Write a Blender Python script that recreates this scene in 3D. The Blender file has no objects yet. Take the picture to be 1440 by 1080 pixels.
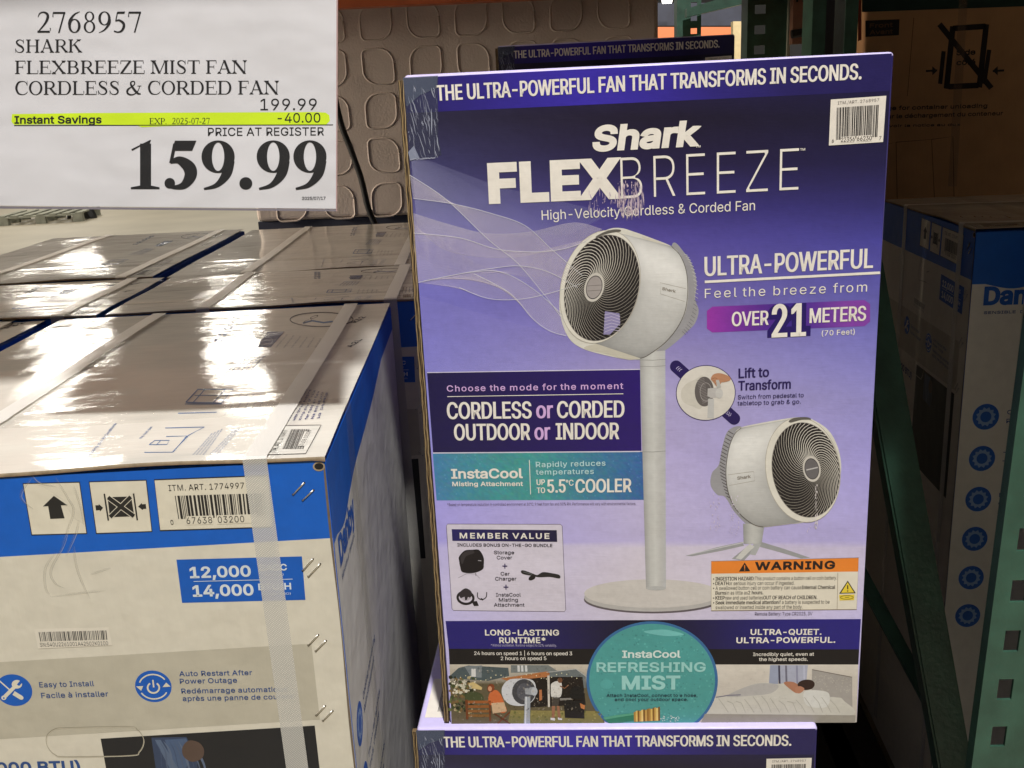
import bpy, bmesh, math, random
from mathutils import Vector, Matrix
from mathutils.geometry import tessellate_polygon

S = bpy.context.scene
COL = S.collection
random.seed(7)

# ------------------------------------------------------------------ camera
CAM_Z, PITCH, ROLL, FPX, CX, CY = 1.3548, 0.2746, -0.0459, 1380.3, 720.0, 540.0
fw = Vector((0, math.cos(PITCH), -math.sin(PITCH)))
r0 = Vector((1, 0, 0)); u0 = r0.cross(fw)
RT = r0 * math.cos(ROLL) + u0 * math.sin(ROLL)
UP = -r0 * math.sin(ROLL) + u0 * math.cos(ROLL)
EYE = Vector((0, 0, CAM_Z))
cd = bpy.data.cameras.new('camera'); cam = bpy.data.objects.new('camera', cd); COL.objects.link(cam)
M = Matrix((RT, UP, -fw)).transposed().to_4x4(); M.translation = EYE
cam.matrix_world = M
cd.sensor_width = 36; cd.lens = FPX / 1440 * 36; cd.clip_start = .02; cd.clip_end = 200
S.camera = cam
# ------------------------------------------------------------------ light
w = bpy.data.worlds.new('World'); S.world = w; w.use_nodes = True
w.node_tree.nodes['Background'].inputs[0].default_value = (1, .93, .82, 1)
w.node_tree.nodes['Background'].inputs[1].default_value = .03
S.view_settings.view_transform = 'Standard'; S.view_settings.look = 'None'
S.view_settings.exposure = 0; S.view_settings.gamma = 1; S.view_settings.use_curve_mapping = False
try:
    S.cycles.max_bounces = 8; S.cycles.transparent_max_bounces = 24
    S.cycles.use_denoising = True
except Exception: pass

def area(name, loc, target, power, size, col=(1, .95, .88), shape='DISK', size_y=None):
    l = bpy.data.lights.new(name, 'AREA'); l.energy = power; l.shape = shape; l.size = size
    if size_y: l.size_y = size_y
    l.color = col
    o = bpy.data.objects.new(name, l); COL.objects.link(o); o.location = loc
    o.rotation_euler = (Vector(target) - Vector(loc)).to_track_quat('-Z', 'Y').to_euler()
    return o
LD = Vector((.08, -.36, .66)).normalized()
T0 = Vector((0, .85, 1.15))
area('aisle_or_fill_lamp', T0 + LD * 6, T0, 520, .3, (1, .988, .965))
area('aisle_or_fill_lamp', (-4.6, 1.8, 2.2), (-.2, 2.6, 1.2), 215, 1.2, (1, .86, .70))  # added fill, low on the left, lifts carton tops and embossed pack
area('aisle_or_fill_lamp', (2.4, 5.0, 4.2), (1.0, 8, 1.6), 200, .8)  # added fill to brighten the far rack posts
for (x, y) in ((-9.5, 12), (-6.6, 12.5), (-9, 17), (-5.4, 17), (-11, 23), (-6.5, 23), (-13, 30), (-6, 30), (3.5, 12)):
    area('warehouse_lamp', (x, y, 6.2), (x, y - 1.5, 0), 135, 1.15, (1, .94, .83), 'RECTANGLE', .68)

# ------------------------------------------------------------------ helpers
def ray(px, py): return (fw * FPX + RT * (px - CX) - UP * (py - CY)) / FPX
def at(px, py, Y):
    d = ray(px, py); return EYE + d * (Y / d.y)
def onz(px, py, z):
    d = ray(px, py); return EYE + d * ((z - CAM_Z) / d.z)
def lin1(c):
    c /= 255.0
    return c / 12.92 if c <= .04045 else ((c + .055) / 1.055) ** 2.4
K = 1.12
def rgb(r, g, b, a=1.0, k=None):
    k = K if k is None else k
    return tuple(max(min(lin1(c) * k - .008, .86), .003) for c in (r, g, b)) + (a,)

def tag(o, label=None, cat=None, group=None, kind=None):
    if label: o['label'] = label
    if cat: o['category'] = cat
    if group: o['group'] = group
    if kind: o['kind'] = kind
    return o
def thing(name, loc, rz=0, label=None, cat=None, group=None):
    o = bpy.data.objects.new(name, None); COL.objects.link(o)
    o.location = loc; o.rotation_euler = (0, 0, rz); o.empty_display_size = .05
    return tag(o, label, cat, group)
def wm(o):
    if o is None: return Matrix.Identity(4)
    m = Matrix.LocRotScale(o.location, o.rotation_euler, o.scale)
    return wm(o.parent) @ m if o.parent else m
def copy_tree(o, parent=None):
    c = o.copy(); COL.objects.link(c); c.parent = parent
    for ch in list(o.children): copy_tree(ch, c)
    return c

# ---- materials
def mat(name, base=(.8, .8, .8, 1), rough=.5, metal=0, coat=0, coat_rough=.1, bump=None, attr=False, alpha=None, spec=.5, mottle=0, mscale=30):
    m = bpy.data.materials.new(name); m.use_nodes = True
    nt = m.node_tree; n = nt.nodes; L = nt.links; b = n['Principled BSDF']
    b.inputs['Base Color'].default_value = base
    b.inputs['Roughness'].default_value = rough; b.inputs['Metallic'].default_value = metal
    b.inputs['Coat Weight'].default_value = coat; b.inputs['Coat Roughness'].default_value = coat_rough
    b.inputs['Specular IOR Level'].default_value = spec
    tc = n.new('ShaderNodeTexCoord')
    src = None
    if attr:
        a = n.new('ShaderNodeAttribute'); a.attribute_name = 'col'
        src = a.outputs['Color']
        if attr == 'alpha': L.new(a.outputs['Alpha'], b.inputs['Alpha'])
    if mottle:
        nz = n.new('ShaderNodeTexNoise'); nz.inputs['Scale'].default_value = mscale; nz.inputs['Detail'].default_value = 6
        L.new(tc.outputs['Object'], nz.inputs['Vector'])
        mr = n.new('ShaderNodeMapRange'); mr.inputs['From Min'].default_value = .3; mr.inputs['From Max'].default_value = .7
        mr.inputs['To Min'].default_value = 1 - mottle; mr.inputs['To Max'].default_value = 1 + mottle * .5
        L.new(nz.outputs['Fac'], mr.inputs['Value'])
        mx = n.new('ShaderNodeMix'); mx.data_type = 'RGBA'; mx.blend_type = 'MULTIPLY'; mx.inputs[0].default_value = 1
        mx.inputs[6].default_value = base
        if src: L.new(src, mx.inputs[6])
        L.new(mr.outputs[0], mx.inputs[7]); src = mx.outputs[2]
    if src: L.new(src, b.inputs['Base Color'])
    if alpha is not None: b.inputs['Alpha'].default_value = alpha
    if bump:
        prev = None
        for (sc, st, dist, stretch) in bump:
            mp = n.new('ShaderNodeMapping'); mp.inputs['Scale'].default_value = stretch
            L.new(tc.outputs['Object'], mp.inputs['Vector'])
            nz = n.new('ShaderNodeTexNoise'); nz.inputs['Scale'].default_value = sc; nz.inputs['Detail'].default_value = 3
            L.new(mp.outputs[0], nz.inputs['Vector'])
            bp = n.new('ShaderNodeBump'); bp.inputs['Strength'].default_value = st; bp.inputs['Distance'].default_value = dist
            L.new(nz.outputs['Fac'], bp.inputs['Height'])
            if prev: L.new(prev, bp.inputs['Normal'])
            prev = bp.outputs[0]
        L.new(prev, b.inputs['Normal'])
        if coat: L.new(prev, b.inputs['Coat Normal'])
    return m
ISO = (1, 1, 1)
M_PRINT = mat('printed_gloss_card', rough=.45, spec=.35, coat=.16, coat_rough=.25, attr=True, bump=[(4, .5, .02, ISO), (26, .25, .006, ISO), (230, .10, .0012, (.35, 1, 3.5))], mottle=.05, mscale=160)
M_VEIL = mat('printed_veil', rough=.45, spec=.35, coat=.12, coat_rough=.22, attr='alpha', bump=[(26, .25, .006, ISO)])
M_CARD = mat('printed_matt_card', rough=.55, attr=True, bump=[(22, .3, .006, ISO), (180, .12, .0012, (1, 1, .2))], mottle=.06, mscale=60)
M_FILM = mat('film_wrapped_card', rough=.5, coat=1, coat_rough=.068, attr=True, mottle=.08, mscale=20,
             bump=[(5, .36, .014, ISO), (30, .16, .0022, (.5, 2.5, 1)), (420, .09, .0006, (.12, 2.2, 1))])
M_FILMINK = mat('ink_under_film', rough=.5, coat=1, coat_rough=.1, attr='alpha',
             bump=[(7, .55, .012, ISO), (40, .35, .003, (.6, 2.5, 1))])
M_PAPER = mat('sign_paper', rough=.75, spec=.12, attr='alpha', mottle=.03, mscale=24, bump=[(7, .55, .016, (1, 1, 1.6)), (30, .2, .003, ISO)])
M_LABEL = mat('label_paper', rough=.45, coat=.2, coat_rough=.25, attr=True, bump=[(60, .2, .002, ISO)], mottle=.05, mscale=90)
M_KRAFT = mat('kraft_edge', attr=True, rough=.85, bump=[(300, .5, .001, (1, 1, .25))], mottle=.25, mscale=140)
M_TAPE = mat('clear_tape', base=(.55, .52, .46, 1), rough=.12, alpha=.13, bump=[(60, .5, .003, (1, 1, .4))])
M_STEEL = mat('staple_steel', base=(.62, .6, .56, 1), rough=.28, metal=1)
M_PLAS = mat('sign_sleeve', base=(.8, .8, .8, 1), rough=.05, alpha=.012)
M_GREEN = mat('green_rack_paint', base=(.033, .094, .062, 1), rough=.45, coat=.15, mottle=.35, mscale=22, bump=[(120, .35, .002, ISO), (14, .2, .003, ISO)])
M_ORANGE = mat('orange_rack_paint', base=(.52, .12, .035, 1), rough=.45, mottle=.2, mscale=12, bump=[(100, .2, .001, ISO)])
M_PACK = mat('embossed_pack', base=(.66, .575, .51, 1), rough=.5, mottle=.12, mscale=5, bump=[(160, .35, .003, ISO), (3, .3, .03, ISO)])
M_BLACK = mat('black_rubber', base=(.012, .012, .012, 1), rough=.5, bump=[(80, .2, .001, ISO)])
M_CONC = mat('concrete', base=(.40, .355, .265, 1), rough=.5, mottle=.12, mscale=1.2, bump=[(40, .15, .004, ISO)])
M_WOOD = mat('grey_timber', base=(.34, .34, .27, 1), rough=.8, mottle=.3, mscale=9, bump=[(30, .4, .004, (1, 8, 8))])
M_KCARD = mat('brown_card', attr=True, rough=.8, mottle=.12, mscale=18, bump=[(200, .3, .001, (1, 1, .15))])
M_WIRE = mat('deck_steel', base=(.3, .3, .3, 1), rough=.5, metal=.6, mottle=.1)
M_DARK = mat('dark_goods_and_shade', base=(.03, .035, .06, 1), rough=.6, mottle=.3, mscale=8)

# woven strap: open diagonal weave
def strap_mat(lo=.46, base=(.80, .77, .70, 1)):
    m = mat('woven_strap', base=base, rough=.42, coat=.2)
    nt = m.node_tree; n = nt.nodes; L = nt.links; b = n['Principled BSDF']
    uv = n.new('ShaderNodeUVMap'); uv.uv_map = 'UVMap'
    w1 = []
    for ang in (34, -34):
        mp = n.new('ShaderNodeMapping'); mp.inputs['Rotation'].default_value = (0, 0, math.radians(ang))
        L.new(uv.outputs[0], mp.inputs['Vector'])
        wv = n.new('ShaderNodeTexWave'); wv.bands_direction = 'Y'; wv.inputs['Scale'].default_value = 300 if ang > 0 else 230
        L.new(mp.outputs[0], wv.inputs['Vector']); w1.append(wv)
    mx = n.new('ShaderNodeMath'); mx.operation = 'MULTIPLY'
    L.new(w1[0].outputs['Fac'], mx.inputs[0]); L.new(w1[1].outputs['Fac'], mx.inputs[1])
    mr = n.new('ShaderNodeMapRange'); mr.inputs['From Min'].default_value = .1; mr.inputs['From Max'].default_value = .5
    mr.inputs['To Min'].default_value = lo; mr.inputs['To Max'].default_value = .9
    L.new(mx.outputs[0], mr.inputs['Value']); L.new(mr.outputs[0], b.inputs['Alpha'])
    bp = n.new('ShaderNodeBump'); bp.inputs['Strength'].default_value = .5; bp.inputs['Distance'].default_value = .001
    L.new(mx.outputs[0], bp.inputs['Height']); L.new(bp.outputs[0], b.inputs['Normal'])
    return m
M_STRAP = strap_mat(); M_STRAP2 = strap_mat(.86, (.86, .83, .78, 1))

# ---- mesh builders
def link(name, verts, faces, m, parent=None, cols=None, smooth=False):
    inv = wm(parent).inverted()
    me = bpy.data.meshes.new(name); me.from_pydata([inv @ Vector(v) for v in verts], [], faces)
    if cols:
        a = me.color_attributes.new('col', 'FLOAT_COLOR', 'POINT')
        a.data.foreach_set('color', [c for q in cols for c in q])
    if m: me.materials.append(m)
    if smooth: me.polygons.foreach_set('use_smooth', [True] * len(me.polygons))
    me.update()
    o = bpy.data.objects.new(name, me); COL.objects.link(o); o.parent = parent
    return o

class Solid:
    """boxes, tubes and plates in a parent's local frame"""
    def __init__(s): s.v = []; s.f = []; s.c = []
    def add(s, v, f, c=(.5, .5, .5, 1)):
        n = len(s.v); s.v += [Vector(p) for p in v]; s.f += [[i + n for i in q] for q in f]; s.c += [c] * len(v)
    def box(s, a, b, c=(.5, .5, .5, 1), bev=0):
        if bev:
            bm = bmesh.new(); bmesh.ops.create_cube(bm, size=1)
            for v in bm.verts: v.co = Vector([(a[i] + b[i]) / 2 + v.co[i] * (b[i] - a[i]) for i in range(3)])
            bmesh.ops.bevel(bm, geom=list(bm.edges), offset=bev, segments=3, profile=.5, affect='EDGES')
            bm.verts.index_update()
            s.add([v.co.copy() for v in bm.verts], [[v.index for v in f.verts] for f in bm.faces], c); bm.free(); return
        x0, y0, z0 = a; x1, y1, z1 = b
        s.add([(x0, y0, z0), (x1, y0, z0), (x1, y1, z0), (x0, y1, z0), (x0, y0, z1), (x1, y0, z1), (x1, y1, z1), (x0, y1, z1)],
              [(0, 3, 2, 1), (4, 5, 6, 7), (0, 1, 5, 4), (1, 2, 6, 5), (2, 3, 7, 6), (3, 0, 4, 7)], c)
    def tube(s, pts, r, n=8, c=(.5, .5, .5, 1)):
        pts = [Vector(p) for p in pts]; rings = []
        for i, p in enumerate(pts):
            t = (pts[min(i + 1, len(pts) - 1)] - pts[max(i - 1, 0)]).normalized()
            a = t.cross(Vector((.3, .8, .52))).normalized(); b = t.cross(a)
            rings.append([p + (a * math.cos(k * 2 * math.pi / n) + b * math.sin(k * 2 * math.pi / n)) * r for k in range(n)])
        v = [q for g in rings for q in g]; f = []
        for i in range(len(pts) - 1):
            for k in range(n):
                f.append((i * n + k, i * n + (k + 1) % n, (i + 1) * n + (k + 1) % n, (i + 1) * n + k))
        f.append(tuple(range(n))[::-1]); f.append(tuple((len(pts) - 1) * n + k for k in range(n)))
        s.add(v, f, c)
    def build(s, name, m, parent=None, local=True, smooth=False):
        v = [wm(parent) @ p for p in s.v] if (local and parent) else s.v
        return link(name, v, s.f, m, parent, s.c, smooth)

class Face:
    """a flat face in the place: origin, right, down, outward normal"""
    def __init__(s, O, U, V, N): s.O, s.U, s.V, s.N = O, U.normalized(), V.normalized(), N.normalized()
    def px(s, x, y):
        d = ray(x, y); t = (s.O - EYE).dot(s.N) / d.dot(s.N); q = EYE + d * t - s.O
        return (q.dot(s.U), q.dot(s.V))
    def w(s, u, v, lift): return s.O + s.U * u + s.V * v + s.N * lift

def smoothpts(P, n=10, closed=False):
    out = []; N = len(P); P = [tuple(p) for p in P]
    rng = range(N if closed else N - 1)
    for i in rng:
        p0 = P[(i - 1) % N] if closed or i > 0 else P[0]; p1 = P[i]; p2 = P[(i + 1) % N]; p3 = P[(i + 2) % N] if closed or i + 2 < N else P[-1]
        for k in range(n):
            t = k / n
            out.append(tuple(.5 * (2 * b + (c - a) * t + (2 * a - 5 * b + 4 * c - d) * t * t + (-a + 3 * b - 3 * c + d) * t ** 3) for a, b, c, d in zip(p0, p1, p2, p3)))
    if not closed: out.append(P[-1])
    return out
def ell(cx, cy, rx, ry, rot=0, n=48, a0=0, a1=360):
    c, s_ = math.cos(math.radians(rot)), math.sin(math.radians(rot)); o = []
    for k in range(n + (0 if a1 - a0 == 360 else 1)):
        t = math.radians(a0 + (a1 - a0) * k / n); x, y = rx * math.cos(t), ry * math.sin(t)
        o.append((cx + x * c - y * s_, cy + x * s_ + y * c))
    return o
def rrect(x0, y0, x1, y1, r, n=6):
    o = []
    for (cx, cy, a) in ((x1 - r, y0 + r, -90), (x1 - r, y1 - r, 0), (x0 + r, y1 - r, 90), (x0 + r, y0 + r, 180)):
        for k in range(n + 1):
            t = math.radians(a + 90 * k / n); o.append((cx + r * math.cos(t), cy + r * math.sin(t)))
    return o
def lerp(a, b, t): return tuple(x + (y - x) * t for x, y in zip(a, b))

EPS = .00012
TXT = {}
GLYPH = {
'%': (676, '175,283 155,284 137,289 121,297 107,308 95,320 86,335 80,351 76,369 75,388 75,412 76,431 80,448 87,464 96,479 107,492 121,503 137,511 155,515 175,517 196,515 214,511 230,503 244,492 255,479 264,464 270,448 274,431 276,412 276,388 274,369 270,351 264,335 255,320 244,308 230,297 214,289 196,284;175,327 198,332 212,346 221,365 223,388 223,412 221,435 213,454 198,468 175,473 153,468 138,454 130,435 127,412 127,388 130,365 138,346 153,332;501,-10 481,-8 462,-3 446,5 432,15 421,28 412,43 406,59 402,77 400,95 400,120 402,138 406,156 412,172 421,187 433,200 447,210 463,218 481,223 501,225 522,223 540,218 556,210 570,200 581,187 590,172 596,156 600,138 601,120 601,95 600,77 596,59 589,43 580,28 569,15 555,5 540,-3 521,-8;501,35 523,39 538,53 546,73 549,95 549,120 546,142 538,162 524,176 501,180 479,176 464,162 456,142 453,120 453,95 455,73 464,53 479,39;132,0 482,509 540,509 191,0'),
'&': (448, '197,-7 165,-5 136,1 110,12 88,26 69,42 54,62 43,84 36,108 34,133 36,154 40,173 47,189 58,205 70,220 85,235 140,279 216,335 237,352 255,375 260,389 262,405 258,427 245,445 226,457 201,461 184,459 168,453 155,444 145,431 139,416 137,399 139,380 145,363 169,327 204,284 438,0 364,0 171,231 121,293 108,310 96,327 87,344 81,361 77,379 75,398 77,420 82,440 91,458 102,474 117,488 134,499 154,507 176,512 200,513 224,512 246,507 266,499 283,488 297,475 308,459 317,442 322,424 324,404 322,382 315,362 305,342 291,325 256,293 154,217 135,202 121,188 110,174 100,154 97,131 100,108 109,87 124,70 143,57 158,51 175,48 193,46 213,48 232,52 251,59 269,69 286,81 301,95 315,112 327,131 336,151 343,174 348,198 349,224 408,224 406,194 403,167 397,144 389,124 380,107 371,92 345,62 333,47 315,30 294,17 271,7 246,-1 221,-5'),
"'": (206, '78,318 70,509 136,509 128,318'),
'(': (273, '89,207 90,244 94,283 101,324 107,354 114,384 122,413 132,441 145,477 160,510 177,539 236,539 219,503 204,466 191,428 179,390 169,351 161,313 156,276 152,241 151,207 152,176 155,145 160,115 167,83 177,50 188,16 198,-10 209,-38 222,-66 236,-96 177,-96 156,-59 139,-21 124,16 111,55 102,93 95,131 90,169'),
')': (273, '37,-96 52,-66 64,-37 76,-9 86,18 97,52 106,85 113,116 118,147 121,177 122,207 121,241 117,276 112,313 104,351 94,390 82,428 69,466 54,503 37,539 97,539 113,510 128,477 142,441 151,413 159,384 167,354 173,323 179,283 183,244 184,207 183,168 178,130 171,92 161,53 149,15 134,-22 117,-59 97,-96'),
'*': (453, '201,223 206,331 114,272 89,315 186,365 89,415 114,459 206,400 201,509 250,509 246,400 337,459 362,415 266,365 362,315 337,272 246,331 250,223'),
'+': (453, '198,34 198,364 255,364 255,34;61,172 61,226 391,226 391,172'),
',': (188, '38,-119 68,71 137,71 84,-119'),
'-': (453, '337,244 337,188 114,188 114,244'),
'.': (188, '95,-4 78,-1 63,9 53,24 50,41 53,59 63,73 78,83 95,87 113,83 128,73 138,59 141,41 138,24 128,9 113,-1'),
'/': (249, '235,533 71,-76 14,-76 178,533'),
'0': (453, '227,-7 191,-3 158,7 130,24 105,48 85,77 69,113 60,144 53,178 49,214 48,254 49,294 53,330 60,364 69,395 85,431 106,461 130,484 159,502 191,512 227,516 262,512 295,502 323,484 348,461 368,431 384,395 393,364 400,330 404,294 405,254 404,214 400,178 393,144 384,113 368,77 348,48 323,24 295,7 263,-3;227,50 250,52 271,60 290,74 306,92 320,116 330,144 338,176 342,213 344,254 342,295 338,332 330,365 320,393 306,416 290,435 271,449 250,457 227,460 203,457 182,449 163,435 147,416 134,393 123,365 115,332 111,295 109,254 111,213 115,176 123,144 134,116 147,92 163,74 182,60 203,52'),
'1': (453, '76,0 76,55 391,55 391,0;276,509 276,0 212,0 212,448 209,448 86,358 86,427 198,509'),
'2': (453, '64,0 64,47 234,229 282,282 294,298 303,312 311,327 318,348 320,371 317,397 308,419 293,436 273,449 258,455 241,458 224,460 205,458 188,454 172,447 153,433 139,413 132,398 128,381 127,362 66,362 68,391 75,418 86,442 102,464 121,482 143,496 168,507 196,513 225,516 254,513 281,507 306,497 328,482 346,465 361,445 372,423 379,398 381,372 380,354 377,336 371,318 363,299 351,280 336,259 267,180 153,60 153,57 389,57 389,0'),
'3': (453, '218,-7 188,-5 159,1 133,10 108,22 88,38 70,57 57,79 48,104 44,132 109,132 115,107 126,87 144,71 165,59 182,54 200,51 219,50 239,51 258,55 275,61 291,69 304,80 315,93 323,108 328,125 329,145 328,163 323,180 316,196 306,211 292,223 275,234 254,241 229,246 201,248 157,248 157,299 288,448 288,452 70,452 70,509 372,509 372,461 211,278 211,289 247,290 279,286 308,276 333,262 354,244 371,222 383,198 391,173 393,145 390,116 383,90 370,66 354,45 333,27 309,12 281,2 251,-5'),
'4': (453, '40,105 40,158 247,509 311,509 109,166 109,163 413,163 413,105;282,0 282,121 282,146 282,318 343,318 343,0'),
'5': (453, '221,-7 192,-5 165,1 140,11 118,25 99,41 83,60 71,82 63,105 60,130 122,130 127,108 138,89 154,73 173,60 196,52 221,50 241,51 259,56 276,64 291,75 304,89 314,104 322,122 326,141 328,162 326,183 321,203 314,221 303,237 290,251 275,262 257,270 238,275 218,277 201,276 184,273 167,268 145,258 128,246 67,253 96,509 366,509 366,452 151,452 134,301 136,301 155,315 178,325 194,330 212,333 229,334 252,332 274,328 294,321 313,311 330,299 345,285 358,269 370,251 379,231 386,210 390,187 391,163 388,132 381,102 369,76 352,52 332,32 309,15 282,3 253,-4'),
'6': (453, '226,-7 196,-4 168,3 142,15 119,31 100,51 84,74 73,101 66,130 64,162 65,187 71,212 80,239 93,268 112,302 137,340 252,509 322,509 151,261 145,261 154,275 165,288 179,299 196,307 214,312 235,314 265,312 291,305 316,295 337,280 355,262 370,240 380,215 387,187 389,157 387,127 379,98 368,73 352,50 333,30 310,14 284,3 257,-4;226,48 245,50 263,55 279,63 293,73 304,86 314,101 322,119 326,137 327,157 326,178 322,196 314,213 304,228 293,241 279,251 263,259 245,264 226,265 207,264 190,259 174,252 160,241 148,229 138,214 131,197 126,179 125,158 126,138 131,119 138,102 148,86 160,73 174,63 190,55 207,50'),
'7': (453, '97,0 323,448 323,452 62,452 62,509 391,509 391,449 165,0'),
'8': (453, '226,-7 193,-5 163,1 136,11 111,25 91,42 74,62 62,84 54,109 52,135 53,156 58,176 65,195 75,212 87,228 101,241 117,252 134,260 153,265 153,267 129,276 109,289 93,308 80,330 73,354 70,380 73,405 79,429 90,450 106,469 124,485 146,498 170,508 197,514 226,516 255,514 282,508 306,498 328,485 346,469 361,450 373,429 379,405 382,380 379,354 372,330 359,308 343,289 323,276 300,267 300,265 319,260 335,252 351,241 365,228 377,212 387,195 395,176 399,156 401,135 398,109 391,84 378,62 362,42 341,25 317,11 289,1 259,-5;226,49 248,50 267,54 285,60 307,74 323,91 333,113 337,139 335,157 330,173 322,189 312,202 298,213 283,223 265,230 247,234 226,235 206,234 187,230 169,223 154,213 140,202 130,189 122,173 117,157 115,139 119,113 129,91 145,74 167,60 185,54 205,50;226,290 252,292 274,300 293,313 307,330 316,351 319,376 316,399 308,420 294,437 275,449 252,457 226,460 208,459 192,455 177,449 159,437 145,420 136,399 133,376 136,351 145,330 159,313 178,300 201,292'),
'9': (453, '226,516 256,513 285,506 310,494 333,478 352,458 368,434 380,408 387,378 389,347 387,322 382,296 373,270 359,240 340,207 315,168 200,0 130,0 301,248 307,248 299,234 287,221 273,210 257,202 238,196 218,195 188,197 161,203 137,214 116,229 98,247 83,269 72,294 66,321 64,352 66,382 73,411 85,436 101,459 120,479 143,494 168,506 196,513;226,460 207,459 190,454 174,446 160,435 148,423 138,407 131,390 127,372 125,352 127,331 131,313 138,295 148,280 160,268 174,257 190,250 207,245 226,243 245,245 263,249 279,257 293,267 305,280 314,295 322,312 326,330 327,350 326,371 322,390 314,407 305,422 293,435 279,446 263,454 245,459'),
':': (188, '95,-4 78,-1 63,9 53,24 50,41 53,59 63,73 78,83 95,87 113,83 128,73 138,59 141,41 138,24 128,9 113,-1;95,271 78,274 63,284 53,299 50,316 53,334 63,349 78,359 95,362 113,359 128,349 138,334 141,316 138,299 128,284 113,274'),
'A': (480, '16,0 201,509 276,509 463,0 395,0 287,302 264,372 232,478 245,478 213,371 191,302 85,0;110,142 110,199 370,199 370,142'),
'B': (456, '60,0 60,509 241,509 274,507 304,501 329,491 350,477 367,461 381,442 390,421 396,398 398,374 397,353 393,336 387,320 373,301 356,286 336,275 315,267 315,262 331,260 347,254 363,245 378,234 391,220 402,203 411,184 416,161 418,136 416,111 410,88 400,67 386,48 368,31 344,18 317,8 284,2 247,0;125,57 245,57 281,60 309,67 330,80 344,96 353,115 355,137 352,161 342,184 333,197 320,209 306,218 289,225 269,229 248,231 125,231;125,285 238,285 256,287 273,290 288,296 308,309 323,326 333,348 336,372 333,393 326,412 313,429 294,442 270,449 240,452 125,452'),
'C': (510, '267,-7 235,-5 205,1 177,11 150,25 126,42 104,63 86,88 70,115 57,146 48,179 42,215 40,254 42,293 48,329 57,362 70,393 86,421 104,445 126,466 150,484 177,498 205,508 235,514 267,516 293,514 317,511 340,504 362,496 383,485 402,471 419,456 435,438 448,418 459,397 467,373 473,348 408,348 401,373 389,395 375,413 357,428 337,440 315,449 292,454 267,456 237,453 209,445 184,432 161,414 141,391 125,364 113,332 106,295 103,254 106,213 113,177 125,145 141,117 161,94 184,76 210,63 237,56 267,53 292,55 315,60 337,69 357,81 375,96 389,114 401,136 408,160 473,160 467,135 459,112 448,91 435,71 420,53 402,38 383,24 363,13 341,5 317,-2 293,-6'),
'D': (502, '219,0 96,0 96,57 215,57 254,60 288,68 318,81 343,99 363,122 379,149 390,181 397,216 399,255 397,294 390,329 379,361 364,388 344,410 320,428 291,441 258,449 221,452 93,452 93,509 225,509 261,507 294,501 325,492 353,478 385,455 412,426 433,391 446,361 455,329 460,293 462,255 460,217 455,181 446,149 433,119 417,92 398,68 376,48 351,31 322,17 291,8 256,2;125,509 125,0 60,0 60,509'),
'E': (419, '60,0 60,509 372,509 372,452 125,452 125,286 355,286 355,229 125,229 125,57 375,57 375,0'),
'F': (410, '60,0 60,509 369,509 369,452 125,452 125,278 346,278 346,221 125,221 125,0'),
'G': (520, '269,-7 236,-5 205,1 176,11 149,25 125,43 104,64 85,88 69,116 57,146 47,179 42,215 40,254 42,293 47,329 57,362 69,393 85,421 103,445 125,466 149,484 175,498 203,508 233,514 265,516 291,514 316,510 340,504 363,494 384,483 403,469 421,453 436,436 449,416 460,395 468,373 474,349 408,349 399,372 387,393 373,411 356,427 337,439 315,448 300,453 283,455 265,456 236,453 209,445 183,432 160,414 141,392 125,364 113,332 106,295 103,254 106,213 113,177 125,145 141,117 161,95 184,76 210,63 238,56 269,53 296,55 322,61 345,71 365,85 382,102 396,123 407,147 413,173 415,202 434,199 283,199 283,256 478,256 478,200 475,160 466,124 451,91 431,62 406,38 377,19 344,5 308,-4'),
'H': (517, '60,0 60,509 125,509 125,289 392,289 392,509 457,509 457,0 392,0 392,232 125,232 125,0'),
'I': (301, '31,0 31,57 118,57 118,452 31,452 31,509 269,509 269,452 183,452 183,57 269,57 269,0'),
'J': (396, '185,-7 143,-2 106,11 75,33 57,55 44,81 36,111 33,145 33,173 98,173 98,145 100,117 108,93 122,74 139,61 160,53 185,50 209,53 230,61 248,74 261,93 269,117 272,145 272,509 336,509 336,145 334,111 326,81 313,55 294,33 263,11 227,-2'),
'K': (467, '104,145 104,216 139,261 174,303 212,344 364,509 448,509 231,276 228,276;60,0 60,509 125,509 125,334 124,225 125,193 125,0;372,0 188,259 228,309 449,0'),
'L': (393, '60,0 60,509 125,509 125,57 361,57 361,0'),
'M': (628, '60,0 60,509 152,509 277,187 287,159 299,123 311,84 322,49 307,49 318,83 330,121 342,158 352,187 476,509 568,509 568,0 504,0 504,291 504,327 505,369 506,413 507,457 513,457 498,409 482,363 467,322 456,291 342,0 286,0 170,291 159,321 145,361 129,408 112,457 119,457 120,416 121,372 122,328 122,291 122,0'),
'N': (523, '60,0 60,509 136,509 343,183 363,151 388,107 414,55 405,54 401,108 399,157 399,195 399,509 463,509 463,0 387,0 202,290 177,331 148,381 108,452 119,454 122,384 124,328 125,291 125,0'),
'O': (533, '267,-7 235,-5 205,1 177,11 150,25 126,42 105,63 86,88 70,115 57,146 48,179 42,215 40,254 42,293 48,329 57,362 70,393 86,421 105,445 126,466 150,484 177,498 205,508 235,514 267,516 299,514 329,508 357,498 384,484 408,466 429,445 448,421 464,393 477,362 486,329 491,293 493,254 491,215 486,179 477,146 464,115 448,88 429,63 408,42 384,25 357,11 329,1 299,-5;267,53 296,55 324,63 349,76 372,94 392,116 408,144 420,176 428,213 430,254 428,295 420,332 408,365 392,392 372,415 349,433 324,446 296,453 267,456 237,453 210,445 184,433 161,415 142,392 125,364 113,332 106,295 103,254 106,213 113,176 125,144 142,117 161,94 184,76 210,63 237,55'),
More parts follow.
